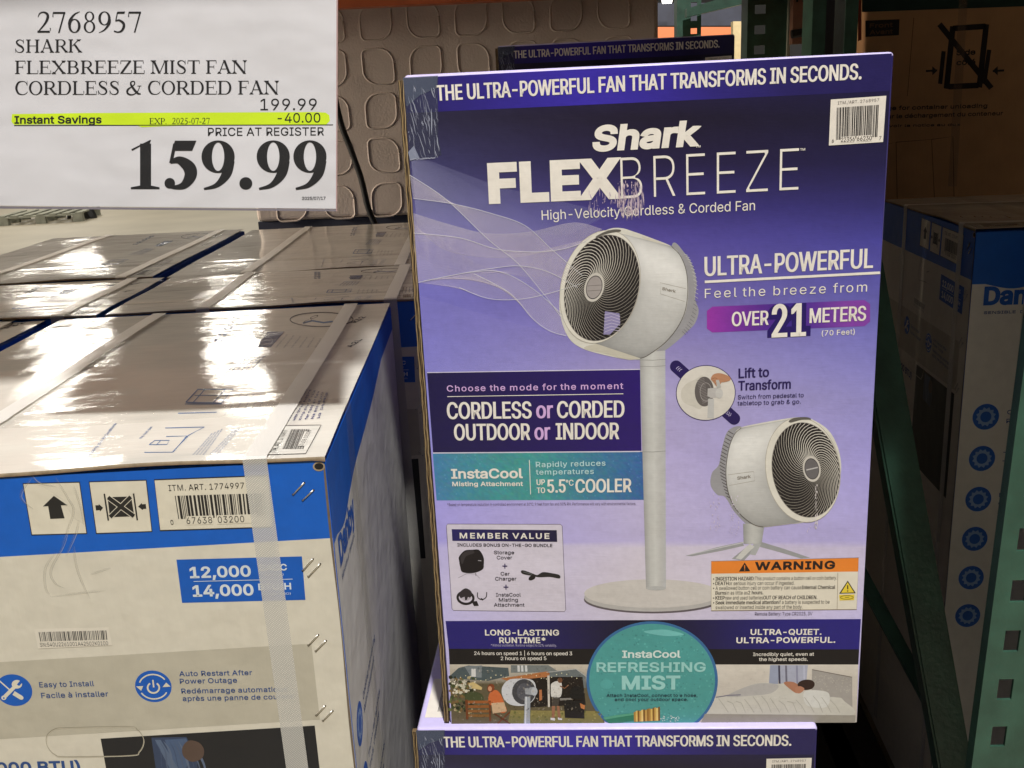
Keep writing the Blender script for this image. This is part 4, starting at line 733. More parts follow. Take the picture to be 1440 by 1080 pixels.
# --- transform badge
A = Art(FF)
for (cx, cy, dx) in ((957, 521, 1), (1026, 583, 1)):
    q = [(cx + 14 * math.cos(math.radians(42)) * s1 + 8.6 * math.cos(math.radians(a)), cy + 14 * math.sin(math.radians(42)) * s1 + 8.6 * math.sin(math.radians(a))) for s1, r_ in ((.6, range(-48, 133, 15)), (-.6, range(132, 313, 15))) for a in r_]
    A.poly(q, NAV, 1.5)
    for d in (-2.4, .6, 3.6):
        o = -1 if cy < 550 else 1; bx, by = cx - 2 + d * .7 * 1, cy - 1.2 + d * .6
        A.line([(bx - 2.6 * 1, by + 3.0 * .2), (bx - .2 + o * .9, by + o * 1.2 - .6), (bx + 1.6, by - 3)], .7, rgb(190, 180, 215), 2)
A.poly(ell(992.4, 552.4, 42, 39, -5), NAV, 2); A.poly(ell(992.4, 552.4, 41, 38, -5), rgb(206, 200, 190), 2.3)
kb = (920, 500, 3.723)
A.poly(Zf(smoothpts([(165, 150), (215, 125), (260, 112), (250, 270), (200, 265), (150, 240), (140, 190)], 5, True), *kb), rgb(194, 188, 176), 2.6)
A.poly(Zf(ell(262, 188, 50, 78, 0), *kb), rgb(96, 90, 88), 2.8)
for i in range(16):
    t = i / 15; A.line(Zf([(222 + 30 * t, 130 + 120 * t), (262 + 20 * t, 118 + 120 * t)], *kb), .4, rgb(150, 144, 140), 2.9)
A.line(Zf(ell(270, 190, 30, 48), *kb), .5, rgb(176, 170, 166), 3, True)
A.poly(Zf([(280, 172), (330, 166), (345, 215), (300, 222), (278, 212)], *kb), rgb(178, 174, 170), 3.2); A.poly(Zf(ell(340, 198, 20, 26), *kb), rgb(188, 185, 180), 3.4)
A.poly(Zf([(282, 225), (313, 225), (312, 328), (278, 326)], *kb), rgb(184, 182, 178), 3.3)
A.poly(Zf(smoothpts([(392, 108), (345, 92), (310, 98), (296, 120), (306, 135), (318, 150), (326, 160), (330, 140), (345, 150), (352, 140), (370, 138), (398, 128)], 4, True), *kb), rgb(176, 128, 98), 3.8)
A.poly(Zf([(322, 128), (338, 126), (350, 165), (330, 172)], *kb), rgb(176, 173, 168), 4)
for P in ([(300, 122), (318, 116), (330, 120)], [(305, 134), (320, 130)], [(318, 150), (326, 142)]): A.line(Zf(P, *kb), .5, rgb(128, 84, 60), 4.2)
A.build('transform_badge', M_PRINT, fan)

# --- dark mode panel and teal cooling panel
PNK = rgb(206, 168, 216)
A = Art(FF)
A.grad([(600.6, 524.3), (900, 519.8), (902, 634.6), (609, 636.4)], lambda x, y, a, b: rgb(*lerp((40, 35, 72), (48, 32, 104), a)), 10, 4, 1.2)
A.line([(600.6, 523.9), (900, 519.3)], 1.1, rgb(206, 200, 214), 1.6)
A.line([(609, 636.8), (903.5, 634.6)], 1.2, rgb(206, 200, 214), 1.6)
A.text('Choose the mode for the moment', (628.8, 550.6), (876.2, 546.8), 8.7, PNK, 3, .012, 0, 1.15)
A.line([(629, 557.6), (876.5, 553.6)], .9, WHT, 3)
A.text('CORDLESS', (629.8, 589.3), (747, 588.2), 23.6, WHT, 3, .024); A.text('or', (755, 588), (777, 587.8), 23.6, PNK, 3, .024); A.text('CORDED', (784.3, 587.8), (877.2, 586.8), 23.6, WHT, 3, .024)
A.text('OUTDOOR', (639.8, 619.2), (745, 618.4), 23, WHT, 3, .024); A.text('or', (752.6, 618.3), (773.2, 618), 23, PNK, 3, .024); A.text('INDOOR', (782.5, 618), (869.8, 617.3), 23, WHT, 3, .024)
A.build('mode_panel', M_PRINT, fan)
A = Art(FF); rt = random.Random(5)
def teal(a, b):
    return lerp((74, 126, 168), (72, 146, 144), math.sin(a * 3.14) ** .7) if a < .55 else lerp((72, 146, 144), (62, 102, 156), (a - .5) / .5)
A.grad([(608.6, 637.6), (903.8, 635.4), (906.8, 702.8), (614, 703.6)], lambda x, y, a, b: rgb(*[v + rt.uniform(-7, 7) for v in teal(a, b)]), 90, 22, 1.2)
for i in range(150):
    a, b = rt.random(), rt.random(); x, y = 612 + 290 * a, 639 + 62 * b; r_ = rt.uniform(.5, 1.5)
    A.poly(ell(x, y, r_, r_, 0, 8), rgb(*[v + 14 for v in teal(a, b)]), 1.6 + i % 5 * .1)
A.line([(609, 637.2), (904, 635)], 1, rgb(206, 200, 214), 1.8)
A.text('InstaCool', (635.4, 673.1), (734.6, 672.3), 13.8, WHT, 3, .03); A.text('Misting Attachment', (636.4, 683.6), (735.2, 683.3), 6.4, WHT, 3, .028, 0, 1.05)
A.line([(744.4, 646.7), (746.2, 695)], 1, WHT, 3)
PTL = rgb(184, 214, 214)
A.text('Rapidly reduces', (753.8, 657), (851.4, 654.6), 7.6, PTL, 3, .012, 0, 1.1); A.text('temperatures', (753.8, 667.4), (835, 666.2), 7.4, PTL, 3, .012, 0, 1.1)
A.text('UP', (755, 682), (766.2, 681.8), 8, WHT, 3, .024); A.text('TO', (755.4, 693.4), (766.4, 693.2), 8, WHT, 3, .024)
A.text('5.5', (770.6, 692.8), (795, 692.4), 18.5, WHT, 3, .024); A.text('°C', (796, 683), (806.4, 682.8), 8.4, WHT, 3, .02); A.text('COOLER', (810, 692.7), (887.4, 691.8), 19, WHT, 3, .024)
A.text('*Based on temperature reduction in controlled environment at 30°C, 9 feet from fan and 50% RH. Performance will vary with environmental factors.', (629, 711.2), (894.4, 709.8), 3.8, rgb(104, 92, 120), 3, .0)
A.build('cooling_panel', M_PRINT, fan)

# --- bundle panel
A = Art(FF); BK = rgb(40, 34, 44)
fr = [(627.8, 739.5), (629.5, 736.8), (788, 737.2), (790.6, 739.6), (795.6, 857.5), (793.5, 860), (638, 858.4), (635.6, 855.8)]
A.poly(fr, rgb(204, 196, 208), 1.2); A.line(fr, .8, rgb(112, 102, 122), 1.6, True)
A.grad([(635.2, 744), (782.9, 745.4), (783.6, 761.9), (636.2, 760.5)], lambda x, y, a, b: rgb(*lerp((46, 40, 96), (38, 34, 62), a)), 6, 1, 1.8)
A.text('MEMBER VALUE', (647, 757), (772.3, 757.6), 8, WHT, 3, .03, 0, 1.22)
A.text('INCLUDES BONUS ON-THE-GO BUNDLE', (643.3, 768.1), (776.7, 769), 4.3, BK, 3, .018)
for t, x0, x1, y in (('Storage', 694.8, 723, 779.1), ('Cover', 698.8, 720.2, 786.3), ('Car', 704.2, 716.8, 809), ('Charger', 696.5, 726.2, 816.1), ('InstaCool', 697.7, 732.4, 838.6), ('Misting', 701.7, 728.4, 845.7), ('Attachment', 694.7, 737.5, 852.8)):
    A.text(t, (x0, y), (x1, y), 4.9, BK, 3, .010)
for x, y in ((710, 795.8), (711.6, 825.4)): A.line([(x - 3.4, y), (x + 3.4, y)], 1.4, NAV, 3); A.line([(x, y - 3.4), (x, y + 3.4)], 1.4, NAV, 3.1)
kz = (600, 720, 4.5)
A.line(Zf([(200, 416), (255, 388), (310, 392), (335, 418)], *kz), .8, rgb(160, 154, 164), 2); A.line(Zf([(310, 385), (312, 404)], *kz), .8, rgb(90, 84, 90), 2.1)
A.poly(Zf(smoothpts([(205, 282), (240, 244), (290, 238), (332, 240), (360, 285), (362, 330), (354, 362), (300, 384), (228, 380), (212, 345), (206, 310)], 5, True), *kz), rgb(36, 32, 34), 2.4)
A.poly(Zf(smoothpts([(215, 285), (245, 250), (290, 243), (300, 260), (250, 280), (225, 330)], 5, True), *kz), rgb(58, 53, 55), 2.6)
A.line(Zf([(325, 306), (346, 308)], *kz), .9, rgb(170, 164, 170), 2.8)
A.line(Zf(ell(246, 542, 50, 38, 8), *kz), 3.4, rgb(42, 38, 40), 2.4, True); A.poly(Zf(smoothpts([(208, 510), (245, 482), (280, 500), (285, 530), (246, 558), (212, 540)], 5, True), *kz), rgb(52, 47, 50), 2.6)
A.poly(Zf([(215, 545), (240, 535), (245, 565)], *kz), rgb(180, 172, 180), 2.8); A.poly(Zf([(252, 562), (262, 536), (282, 545)], *kz), rgb(180, 172, 180), 2.8)
A.poly(Zf([(285, 565), (318, 562), (330, 592), (300, 594)], *kz), rgb(40, 36, 38), 2.8)
A.line(Zf(smoothpts([(322, 508), (324, 540), (350, 553), (376, 538), (380, 506)], 5), *kz), 1.3, rgb(48, 44, 46), 2.6); A.line(Zf([(342, 546), (358, 556)], *kz), 2, rgb(48, 44, 46), 2.8)
A.poly(Zf(smoothpts([(596, 376), (612, 368), (670, 388), (700, 398), (735, 380), (790, 386), (840, 398), (840, 420), (780, 410), (710, 412), (660, 402), (610, 392)], 4, True), *kz), rgb(46, 44, 44), 2.4)
A.poly(Zf(smoothpts([(645, 425), (655, 405), (685, 402), (685, 420), (660, 432)], 4, True), *kz), rgb(36, 34, 34), 2.6); A.line(Zf([(612, 378), (668, 394)], *kz), .9, rgb(96, 98, 96), 2.7)
A.build('bundle_panel', M_PRINT, fan)

# --- lower banner
A = Art(FF)
A.grad([(626.6, 873.2), (1210.6, 870.4), (1208.2, 913), (631, 912.2)], lambda x, y, a, b: rgb(*lerp((42, 36, 108), (30, 27, 40), 1 - min(abs(a - .48) / .34, 1))) if a < .48 else rgb(*lerp((30, 27, 40), (44, 38, 116), min((a - .48) / .34, 1))), 30, 2, 1.2)
A.poly([(631, 912.2), (1208.2, 913), (1207, 934.4), (632.2, 934.2)], rgb(32, 29, 30), 1.2)
A.text('LONG-LASTING', (682.6, 893.4), (785.8, 893.5), 8.2, WHT, 3, .03, 0, 1.05); A.text('RUNTIME*', (702.6, 904.2), (766.8, 904.2), 8.2, WHT, 3, .03, 0, 1.05)
A.text('*Without oscillation. Runtime subject to 12% variability.', (690.4, 908.7), (782.8, 909), 3.4, rgb(176, 168, 196), 3, 0)
A.text('24 hours on speed 1 | 6 hours on speed 3', (667, 920.8), (804.5, 921.2), 5, WHT, 3, .014); A.text('2 hours on speed 5', (704.4, 928), (768.3, 928), 5, WHT, 3, .014)
A.text('ULTRA-QUIET.', (1055.6, 892.6), (1154.6, 892.4), 8.2, WHT, 3, .03, 0, 1.05); A.text('ULTRA-POWERFUL.', (1035.7, 904.3), (1174, 903.6), 8.2, WHT, 3, .03, 0, 1.05)
A.text('Incredibly quiet, even at', (1059, 922.3), (1144.4, 921.8), 4.8, WHT, 3, .014); A.text('the highest speeds.', (1067.2, 929.3), (1135.7, 929), 4.8, WHT, 3, .014)
A.build('banner_print', M_PRINT, fan)
# garden photograph
A = Art(FF); kg = (590, 860, 4.364); g = lambda P: Zf(P, *kg)
A.grad([(632.2, 934.2), (850, 934.4), (850, 1017.4), (635, 1018.2)], lambda x, y, a, b: rgb(*(lerp((196, 186, 170), (150, 142, 128), b / .3) if b < .3 else (96, 86, 64))), 6, 12, 1.1)
def scat(n, x0, y0, x1, y1, cols, r, seed, lv=2):
    q = random.Random(seed)
    for i in range(n):
        x, y = q.uniform(x0, x1), q.uniform(y0, y1); rr = q.uniform(.4, 1) * r
        A.poly(g([(x + rr * 4.3 * math.cos(t + q.uniform(-.3, .3)), y + rr * 4.3 * math.sin(t)) for t in (0, 1.2, 2.6, 3.7, 5)]), rgb(*q.choice(cols)), lv + i % 6 * .1)
A.poly(g([(185, 395), (240, 345), (300, 330), (545, 345), (550, 395), (420, 425), (200, 410)]), rgb(76, 86, 88), 1.4)
A.poly(g([(275, 335), (385, 330), (380, 405), (315, 400)]), rgb(120, 126, 128), 1.6); A.poly(g([(318, 350), (345, 350), (345, 400), (318, 398)]), rgb(206, 204, 200), 1.8)
A.poly(g([(560, 328), (790, 328), (860, 372), (560, 375)]), rgb(118, 122, 120), 1.4)
for x in (600, 622, 646): A.poly(g([(x, 330), (x + 14, 330), (x + 16, 368), (x + 2, 368)]), rgb(206, 206, 204), 1.6)
A.poly(g([(760, 372), (960, 352), (1020, 400), (1020, 470), (860, 450), (760, 400)]), rgb(104, 110, 110), 1.6); A.line(g([(780, 372), (960, 352), (1030, 402)]), 1, rgb(176, 176, 172), 1.9)
A.poly(g([(500, 410), (785, 366), (800, 380), (790, 400), (540, 425)]), rgb(172, 110, 66), 1.9)
A.poly(g([(650, 400), (1000, 400), (1020, 570), (640, 590)]), rgb(34, 28, 26), 1.7); A.poly(g([(784, 392), (798, 392), (800, 585), (788, 585)]), rgb(200, 192, 180), 2)
A.poly(g([(735, 480), (750, 478), (752, 540), (735, 548)]), rgb(176, 110, 70), 2)
scat(120, 185, 400, 330, 620, [(66, 74, 44), (96, 104, 62), (44, 46, 30), (176, 160, 120), (120, 96, 60)], 3.2, 1)
A.grad([g([(560, 605)])[0], g([(1110, 610)])[0], g([(1130, 690)])[0], g([(540, 688)])[0]], lambda x, y, a, b: rgb(*lerp((140, 128, 76), (112, 108, 62), b)), 8, 3, 2.1)
scat(60, 560, 610, 1120, 685, [(150, 140, 84), (104, 104, 58), (124, 116, 66)], 2.2, 2, 2.3)
scat(40, 200, 425, 340, 500, [(214, 206, 186), (196, 190, 168)], 2.6, 8, 2.5)
A.poly(g([(300, 440), (330, 430), (385, 465), (380, 480), (320, 470)]), rgb(200, 176, 120), 3)
A.poly(g(smoothpts([(290, 500), (340, 490), (384, 510), (386, 545), (285, 545)], 4, True)), rgb(70, 76, 48), 3)
for j in range(4): A.poly(g([(285, 545 + j * 28), (438, 545 + j * 28), (438, 562 + j * 28), (287, 562 + j * 28)]), rgb(150 - j * 8, 88, 46), 3.2)
A.poly(g([(280, 540), (296, 540), (300, 660), (286, 660)]), rgb(110, 62, 34), 3.4); A.poly(g([(424, 545), (438, 545), (440, 672), (428, 672)]), rgb(110, 62, 34), 3.4)
A.poly(g(smoothpts([(430, 500), (470, 480), (500, 510), (520, 560), (535, 610), (500, 620), (470, 590), (425, 560)], 4, True)), rgb(196, 104, 58), 3.4)
A.poly(g(ell(438, 468, 22, 26, 20, 16)), rgb(124, 62, 34), 3.6); A.poly(g(ell(432, 472, 12, 16, 0, 14)), rgb(200, 142, 108), 3.8); A.poly(g([(440, 560), (520, 555), (535, 610), (450, 625)]), rgb(196, 164, 130), 3.6)
A.line(g([(460, 625), (560, 690)]), 1.6, rgb(96, 52, 30), 3.7); A.line(g([(555, 615), (480, 685)]), 1.6, rgb(110, 60, 34), 3.8)
A.poly(g(smoothpts([(505, 470), (540, 422), (600, 410), (690, 418), (715, 470), (700, 540), (640, 575), (560, 570), (515, 530)], 5, True)), rgb(198, 198, 200), 4)
A.poly(g(ell(640, 490, 72, 78, 6, 28)), rgb(66, 66, 70), 4.3); A.poly(g(ell(645, 490, 48, 54, 6, 24)), rgb(84, 84, 90), 4.5)
A.poly(g([(645, 470), (700, 460), (722, 485), (712, 512), (650, 505)]), rgb(150, 152, 156), 4.7); A.poly(g(ell(704, 488, 20, 26, 0, 18)), rgb(176, 178, 182), 4.9)
A.poly(g([(646, 520), (680, 520), (678, 690), (640, 690)]), rgb(156, 160, 166), 4.6); A.poly(g([(650, 520), (660, 520), (654, 690), (645, 690)]), rgb(196, 198, 202), 4.8)
A.poly(g(smoothpts([(810, 440), (845, 425), (872, 440), (866, 520), (812, 525), (806, 470)], 4, True)), rgb(206, 202, 196), 3.4); A.poly(g(ell(862, 420, 15, 17, 0, 14)), rgb(110, 72, 50), 3.6)
A.poly(g([(812, 522), (860, 522), (852, 578), (812, 578)]), rgb(70, 64, 58), 3.4); A.poly(g([(812, 578), (832, 578), (828, 655), (812, 655)]), rgb(150, 104, 78), 3.4); A.poly(g([(842, 578), (858, 578), (866, 652), (850, 652)]), rgb(150, 104, 78), 3.4)
A.poly(g([(804, 650), (832, 652), (830, 668), (804, 664)]), rgb(206, 204, 200), 3.6); A.poly(g([(848, 648), (876, 655), (874, 664), (850, 662)]), rgb(206, 204, 200), 3.6)
A.line(g([(862, 455), (890, 470), (915, 448)]), 1.7, rgb(120, 80, 56), 3.8)
A.poly(g(smoothpts([(925, 490), (945, 460), (985, 455), (1010, 485), (1005, 530), (930, 530)], 4, True)), rgb(28, 27, 28), 3.4); A.poly(g([(885, 545), (1010, 545), (1012, 655), (892, 650)]), rgb(30, 28, 28), 3.6); A.poly(g([(860, 530), (930, 528), (930, 540), (862, 544)]), rgb(130, 124, 118), 3.7)
A.poly(g([(985, 560), (1015, 575), (1012, 600), (990, 590)]), rgb(190, 120, 70), 3.8)
for i in range(26):
    x = 190 + i * 31; A.poly(g(ell(x, 428 - 34 * math.sin(i * .5) ** 2 - i * .8, 3.2, 3.2, 0, 8)), rgb(240, 222, 180), 3.9)
A.build('garden_photograph', M_PRINT, fan)
# bedroom photograph
A = Art(FF); kb2 = (960, 920, 5.143); b = lambda P: Zf(P, *kb2)
A.grad([(985, 934.4), (1207, 934.4), (1204.6, 1015.6), (970, 1017.2)], lambda x, y, a, bb: rgb(*lerp((206, 198, 186), (188, 180, 170), bb)), 4, 6, 1.1)
A.poly(b([(632, 78), (700, 78), (690, 215), (622, 235)]), rgb(150, 156, 176), 1.4); A.poly(b([(700, 78), (905, 78), (895, 190), (760, 215), (705, 215)]), rgb(166, 168, 184), 1.4)
for x, c in ((690, (66, 64, 80)), (740, (110, 108, 122)), (818, (140, 140, 160)), (870, (180, 182, 198))): A.poly(b([(x, 80), (x + 14, 80), (x + 18, 212), (x + 4, 212)]), rgb(*c), 1.6)
A.poly(b([(935, 110), (1225, 165), (1228, 440), (930, 400)]), rgb(160, 154, 148), 1.6); A.line(b([(935, 110), (1225, 165)]), 1, rgb(110, 102, 96), 1.8)
scat2 = random.Random(4)
for i in range(60):
    x, y = scat2.uniform(945, 1215), scat2.uniform(140, 250); A.poly(b(ell(x, y + (x - 940) * .12, 5, 4, 0, 6)), rgb(176, 170, 160), 1.9)
A.poly(b(smoothpts([(240, 310), (340, 300), (440, 240), (560, 205), (690, 215), (760, 205), (830, 260), (960, 300), (1100, 310), (1160, 330), (1180, 450), (190, 450)], 6, True)), rgb(196, 192, 182), 2)
A.poly(b(smoothpts([(320, 305), (430, 245), (560, 210), (690, 222), (640, 280), (480, 300)], 6, True)), rgb(176, 172, 168), 2.2)
A.poly(b(smoothpts([(730, 205), (800, 200), (850, 240), (830, 280), (790, 262)], 5, True)), rgb(170, 118, 92), 2.4); A.poly(b(smoothpts([(830, 215), (870, 186), (930, 186), (955, 215), (930, 250), (860, 255)], 5, True)), rgb(54, 38, 34), 2.6); A.poly(b(smoothpts([(815, 240), (850, 230), (880, 250), (850, 280), (820, 275)], 5, True)), rgb(176, 124, 98), 2.8)
A.poly(b(smoothpts([(880, 270), (1000, 262), (1060, 290), (1040, 380), (900, 370)], 5, True)), rgb(206, 204, 198), 2.3)
A.poly(b([(160, 430), (1250, 440), (1248, 493), (130, 496)]), rgb(150, 144, 134), 2.6); A.line(b([(240, 310), (330, 296), (420, 292)]), 1.4, rgb(120, 118, 132), 2.8)
for i in range(14):
    x = 260 + i * 62; A.line(b([(x, 320 + 20 * math.sin(i)), (x + 40, 360 + 14 * math.cos(i * 2)), (x + 70, 420)]), .8, rgb(170, 166, 156), 2.9)
A.build('bedroom_photograph', M_PRINT, fan)
A = Art(FF); q = random.Random(21)
for i in range(900):
    left = i % 3 > 0; x = q.uniform(636, 826) if left else q.uniform(1010, 1202); y = q.uniform(936, 1014)
    if left and ((x - 917) / 93) ** 2 + ((y - 956.5) / 84) ** 2 < 1: continue
    r_ = q.uniform(.3, 1.2) * (1 if left else .8); dk = q.random() < .55; ka = 1 if left else .35
    A.poly(ell(x, y, r_ * q.uniform(.5, 2.2), r_, q.uniform(0, 180), 7), (rgb(30, 26, 24, a=q.uniform(.08, .28) * ka) if dk else rgb(222, 206, 180, a=q.uniform(.08, .26) * ka)), 5.4 + i % 12 * .08)
A.build('photograph_grain', M_VEIL, fan)
# mist badge
A = Art(FF); rt = random.Random(11)
def clipe(rx, ry): return [(x, min(y, 1016.9)) for x, y in ell(917, 956.5, rx, ry, 0, 72)]
A.poly(clipe(92.5, 83), rgb(58, 104, 150), 2.2)
P = clipe(88.5, 79.5); A.poly(P, rgb(78, 150, 146), 2.5)
for i in range(420):
    t, r_ = rt.random() * 6.28, rt.random() ** .5; x, y = 917 + 85 * r_ * math.cos(t), 956.5 + 76 * r_ * math.sin(t)
    if y > 1013: continue
    q = rt.uniform(.4, 1.7); dk = rt.random() < .5
    A.poly(ell(x, y, q, q * .9, 0, 8), rgb(*((70, 136, 134) if dk else (92, 166, 160))), 2.8 + i % 8 * .05)
A.poly(smoothpts([(905, 888), (935, 885), (962, 892), (935, 894)], 5, True), rgb(112, 182, 178), 3.3)
A.poly(ell(853, 962, 9, 7, 0, 20), rgb(84, 158, 154), 3.3)
PT = rgb(176, 212, 206)
A.text('InstaCool', (875.4, 924.8), (956.3, 924.6), 10.4, rgb(206, 220, 214), 5, .03); A.text('REFRESHING', (839.6, 944.6), (991.4, 944.4), 13.6, rgb(150, 200, 194), 5, .03, 0, 1.03); A.text('MIST', (875.8, 969.4), (955.2, 969.2), 19.6, rgb(150, 200, 194), 5, .04, 0, 1.03)
A.text('Attach InstaCool, connect to a hose,', (853, 979.6), (980.6, 979.4), 4.4, rgb(38, 62, 74), 5, .018, 0, 1.05); A.text('and cool your outdoor space.', (864.6, 985.4), (967.4, 985.2), 4.4, rgb(38, 62, 74), 5, .018, 0, 1.05)
km = (820, 770, 3.4286); h = lambda P: Zf(P, *km)
A.quads(h([(95, 818), (160, 806), (250, 795)]), h([(125, 846), (170, 843), (252, 832)]), rgb(50, 120, 92), 5); A.quads(h([(95, 818), (160, 806), (250, 795)]), h([(105, 828), (165, 817), (250, 804)]), rgb(86, 156, 126), 5.2)
gc = [(170, 128, 60), (214, 178, 96), (130, 92, 40), (200, 160, 84), (226, 196, 120), (120, 84, 36), (196, 154, 80), (150, 108, 48)]
for i in range(14):
    x = 244 + i * 9; A.quads(h([(x, 792 - i * 1.6 - (4 if i % 3 else 0)), (x + 9, 790 - i * 1.6 - (4 if i % 3 else 0))]), h([(x + 1, 838 - i * .4), (x + 10, 838 - i * .4)]), rgb(*gc[i % 8]), 5.3)
for i in range(30): A.poly(h(ell(372 + rt.random() * 90, 805 + rt.random() * 22 + i * .4, 3 * rt.random() + 1, 2, 0, 6)), rgb(210, 220, 214), 5.4 + i % 5 * .05)
A.build('mist_badge', M_PRINT, fan)
# warning label
A = Art(FF)
A.poly([(1000, 789), (1207.4, 784.1), (1204.5, 856.6), (1000.2, 858.4)], rgb(218, 210, 192), 3); A.line([(1000, 789), (1207.4, 784.1), (1204.5, 856.6), (1000.2, 858.4)], .7, rgb(140, 120, 96), 3.6, True)
A.poly([(1000.3, 789.3), (1207.1, 784.4), (1206.6, 803.4), (1000.3, 806.5)], rgb(226, 130, 48), 3.3)
BK2 = rgb(36, 28, 28)
A.text('WARNING', (1062.6, 801.6), (1173, 799.9), 11.6, BK2, 4, .045, 0, 1.1)
A.poly([(1047, 790.6), (1055, 803), (1039, 803.4)], BK2, 4); A.line([(1047, 794.5), (1047, 799.4)], 1.3, rgb(226, 130, 48), 4.4); A.poly(ell(1047, 801.2, .8, .8, 0, 8), rgb(226, 130, 48), 4.4)
def mixed(x0, x1, y0, y1, segs):
    # bold and regular runs in one line, spread over the measured length
    ws = [(natural(t, 1)[1] - natural(t, 1)[0] + .16) * (1.08 if bo else 1) for t, bo in segs]; T = sum(ws); x = 0
    for (t, bo), wv in zip(segs, ws):
        a, c_ = x / T, (x + wv - .14) / T; x += wv
        A.text(t, (x0 + (x1 - x0) * a, y0 + (y1 - y0) * a), (x0 + (x1 - x0) * c_, y0 + (y1 - y0) * c_), 5, BK2 if bo else rgb(70, 60, 56), 4, .018 if bo else 0)
W_ = lambda x, y: (820 + x / 3.4286, 770 + y / 3.4286)
for (x0, y0, x1, y1, segs) in ((638, 158, 1225, 153, [('INGESTION HAZARD:', 1), ('This product contains a button cell or coin battery.', 0)]), (638, 180, 1020, 178, [('DEATH', 1), ('or serious injury can occur if ingested.', 0)]),
        (638, 203, 1217, 198, [('A swallowed button cell or coin battery can cause', 0), ('Internal Chemical', 1)]), (638, 226, 870, 224, [('Burns', 1), ('in as little as', 0), ('2 hours.', 1)]),
        (638, 250, 1130, 247, [('KEEP', 1), ('new and used batteries', 0), ('OUT OF REACH of CHILDREN.', 1)]), (638, 273, 1190, 269, [('Seek immediate medical attention', 1), ('if a battery is suspected to be', 0)]), (638, 296, 1060, 293, [('swallowed or inserted inside any part of the body.', 0)])):
    a, c_ = W_(x0, y0), W_(x1, y1); mixed(a[0], c_[0], a[1], c_[1], segs)
    if y0 not in (226, 296): A.poly(ell(a[0] - 2.6, a[1] - 2.2, .9, .9, 0, 8), BK2, 4)
A.line([(1178, 805), (1177, 857)], .6, rgb(150, 132, 108), 4)
A.poly([W_(1275, 158), W_(1314, 219), W_(1234, 221)], BK2, 4); A.poly([W_(1275, 166), W_(1306, 215), W_(1243, 217)], rgb(222, 196, 62), 4.3); A.line([W_(1275, 180), W_(1275, 200)], 1.6, BK2, 4.6); A.poly(ell(*W_(1275, 208), 1, 1, 0, 8), BK2, 4.6)
A.poly([W_(1234, 227), W_(1308, 225), W_(1306, 252), W_(1236, 254)], rgb(222, 196, 62), 4); A.line(ell(*W_(1271, 239), 9, 2.6), .6, BK2, 4.4, True); A.line([W_(1262, 239), W_(1282, 238)], .6, BK2, 4.5)
A.text('Remote Battery: Type CR2025, 3V', (1061.5, 865.3), (1142.2, 864.8), 4.6, rgb(80, 70, 96), 3, 0)
A.build('warning_label', M_LABEL, fan)
# barcode label
A = Art(FF)
A.poly([(1168.2, 140), (1246.2, 134.6), (1241.6, 199.6), (1165.4, 204.6)], rgb(222, 214, 202), 3)
A.text('ITM./ART. 2768957', (1178, 147), (1236, 142.6), 4.2, rgb(110, 102, 98), 4, 0, 0, 1.05)
A.bars([(1176.6, 151.4), (1235.6, 147.4), (1233.4, 192.4), (1175.4, 196.6)], rgb(34, 30, 30), 4, 30, 3)
A.poly([(1182, 192.6), (1202, 191.3), (1202, 199.4), (1182, 200.8)], rgb(222, 214, 202), 4.5); A.poly([(1204, 191.1), (1226, 189.6), (1226, 198), (1204, 199.4)], rgb(222, 214, 202), 4.5)
A.text('22356', (1182.5, 199.6), (1201.5, 198.4), 6.2, BK2, 5, .012); A.text('66230', (1205, 198.2), (1225.5, 196.8), 6.2, BK2, 5, .012); A.text('6', (1169.6, 200.4), (1172.4, 200.2), 5, BK2, 5, 0); A.text('7', (1236, 196.6), (1239, 196.4), 5, BK2, 5, 0)
A.build('barcode_label', M_LABEL, fan)
# torn clear tape on the top left corner with its scratches
A = Art(FF)
tp = [(566.6, 109), (616, 106.2), (616, 190), (621, 218), (606, 223), (590, 222), (577, 226)]
A.poly(tp, rgb(70, 72, 92, a=.55), 3)
A.poly([(566.6, 109), (616, 106.2), (614, 124), (590, 134), (572, 150)], rgb(96, 104, 122, a=.55), 3.6)
rs = random.Random(9)
for i in range(54):
    x = rs.uniform(574, 615); y = rs.uniform(118, 215); L_ = rs.uniform(6, 40) * (1 if i % 3 else .4); dx = rs.uniform(-.02, .35)
    P = [(x + dx * L_ * k / 5 + rs.uniform(-.8, .8), min(y + L_ * k / 5, 222)) for k in range(6)]
    A.line(P, rs.uniform(.4, 1.6), rgb(180, 184, 200, a=rs.uniform(.2, .75)), 4 + i % 9 * .12, taper=True)
A.poly([(574, 214), (582, 205), (590, 222), (577, 226)], rgb(150, 156, 176, a=.7), 4)
for i in range(16): x = 578 + i * 2.2; A.poly(ell(x, 224 - i * .12 + rs.uniform(-.7, .7), 1.2, 1, 0, 6), rgb(180, 184, 200, a=.6), 5)
A.build('packing_tape', M_VEIL, fan)
# print on the top panel
TF = Face(fO, fU, fN, Vector((0, 0, 1)))
A = Art(TF)
def tuv(x0, x1, d0, d1): return [(x0, -d1), (x1, -d1), (x1, -d0), (x0, -d0)]
A.uv(tuv(.006, .078, .018, .088), rgb(222, 214, 202), 2)
rb = random.Random(2); x = .018
while x < .066:
    wv = rb.choice((.0006, .0010, .0016)); A.uv(tuv(x, x + wv, .028, .074), rgb(34, 30, 30), 3); x += wv + rb.choice((.0006, .001))
A.build('top_label', M_LABEL, fan)

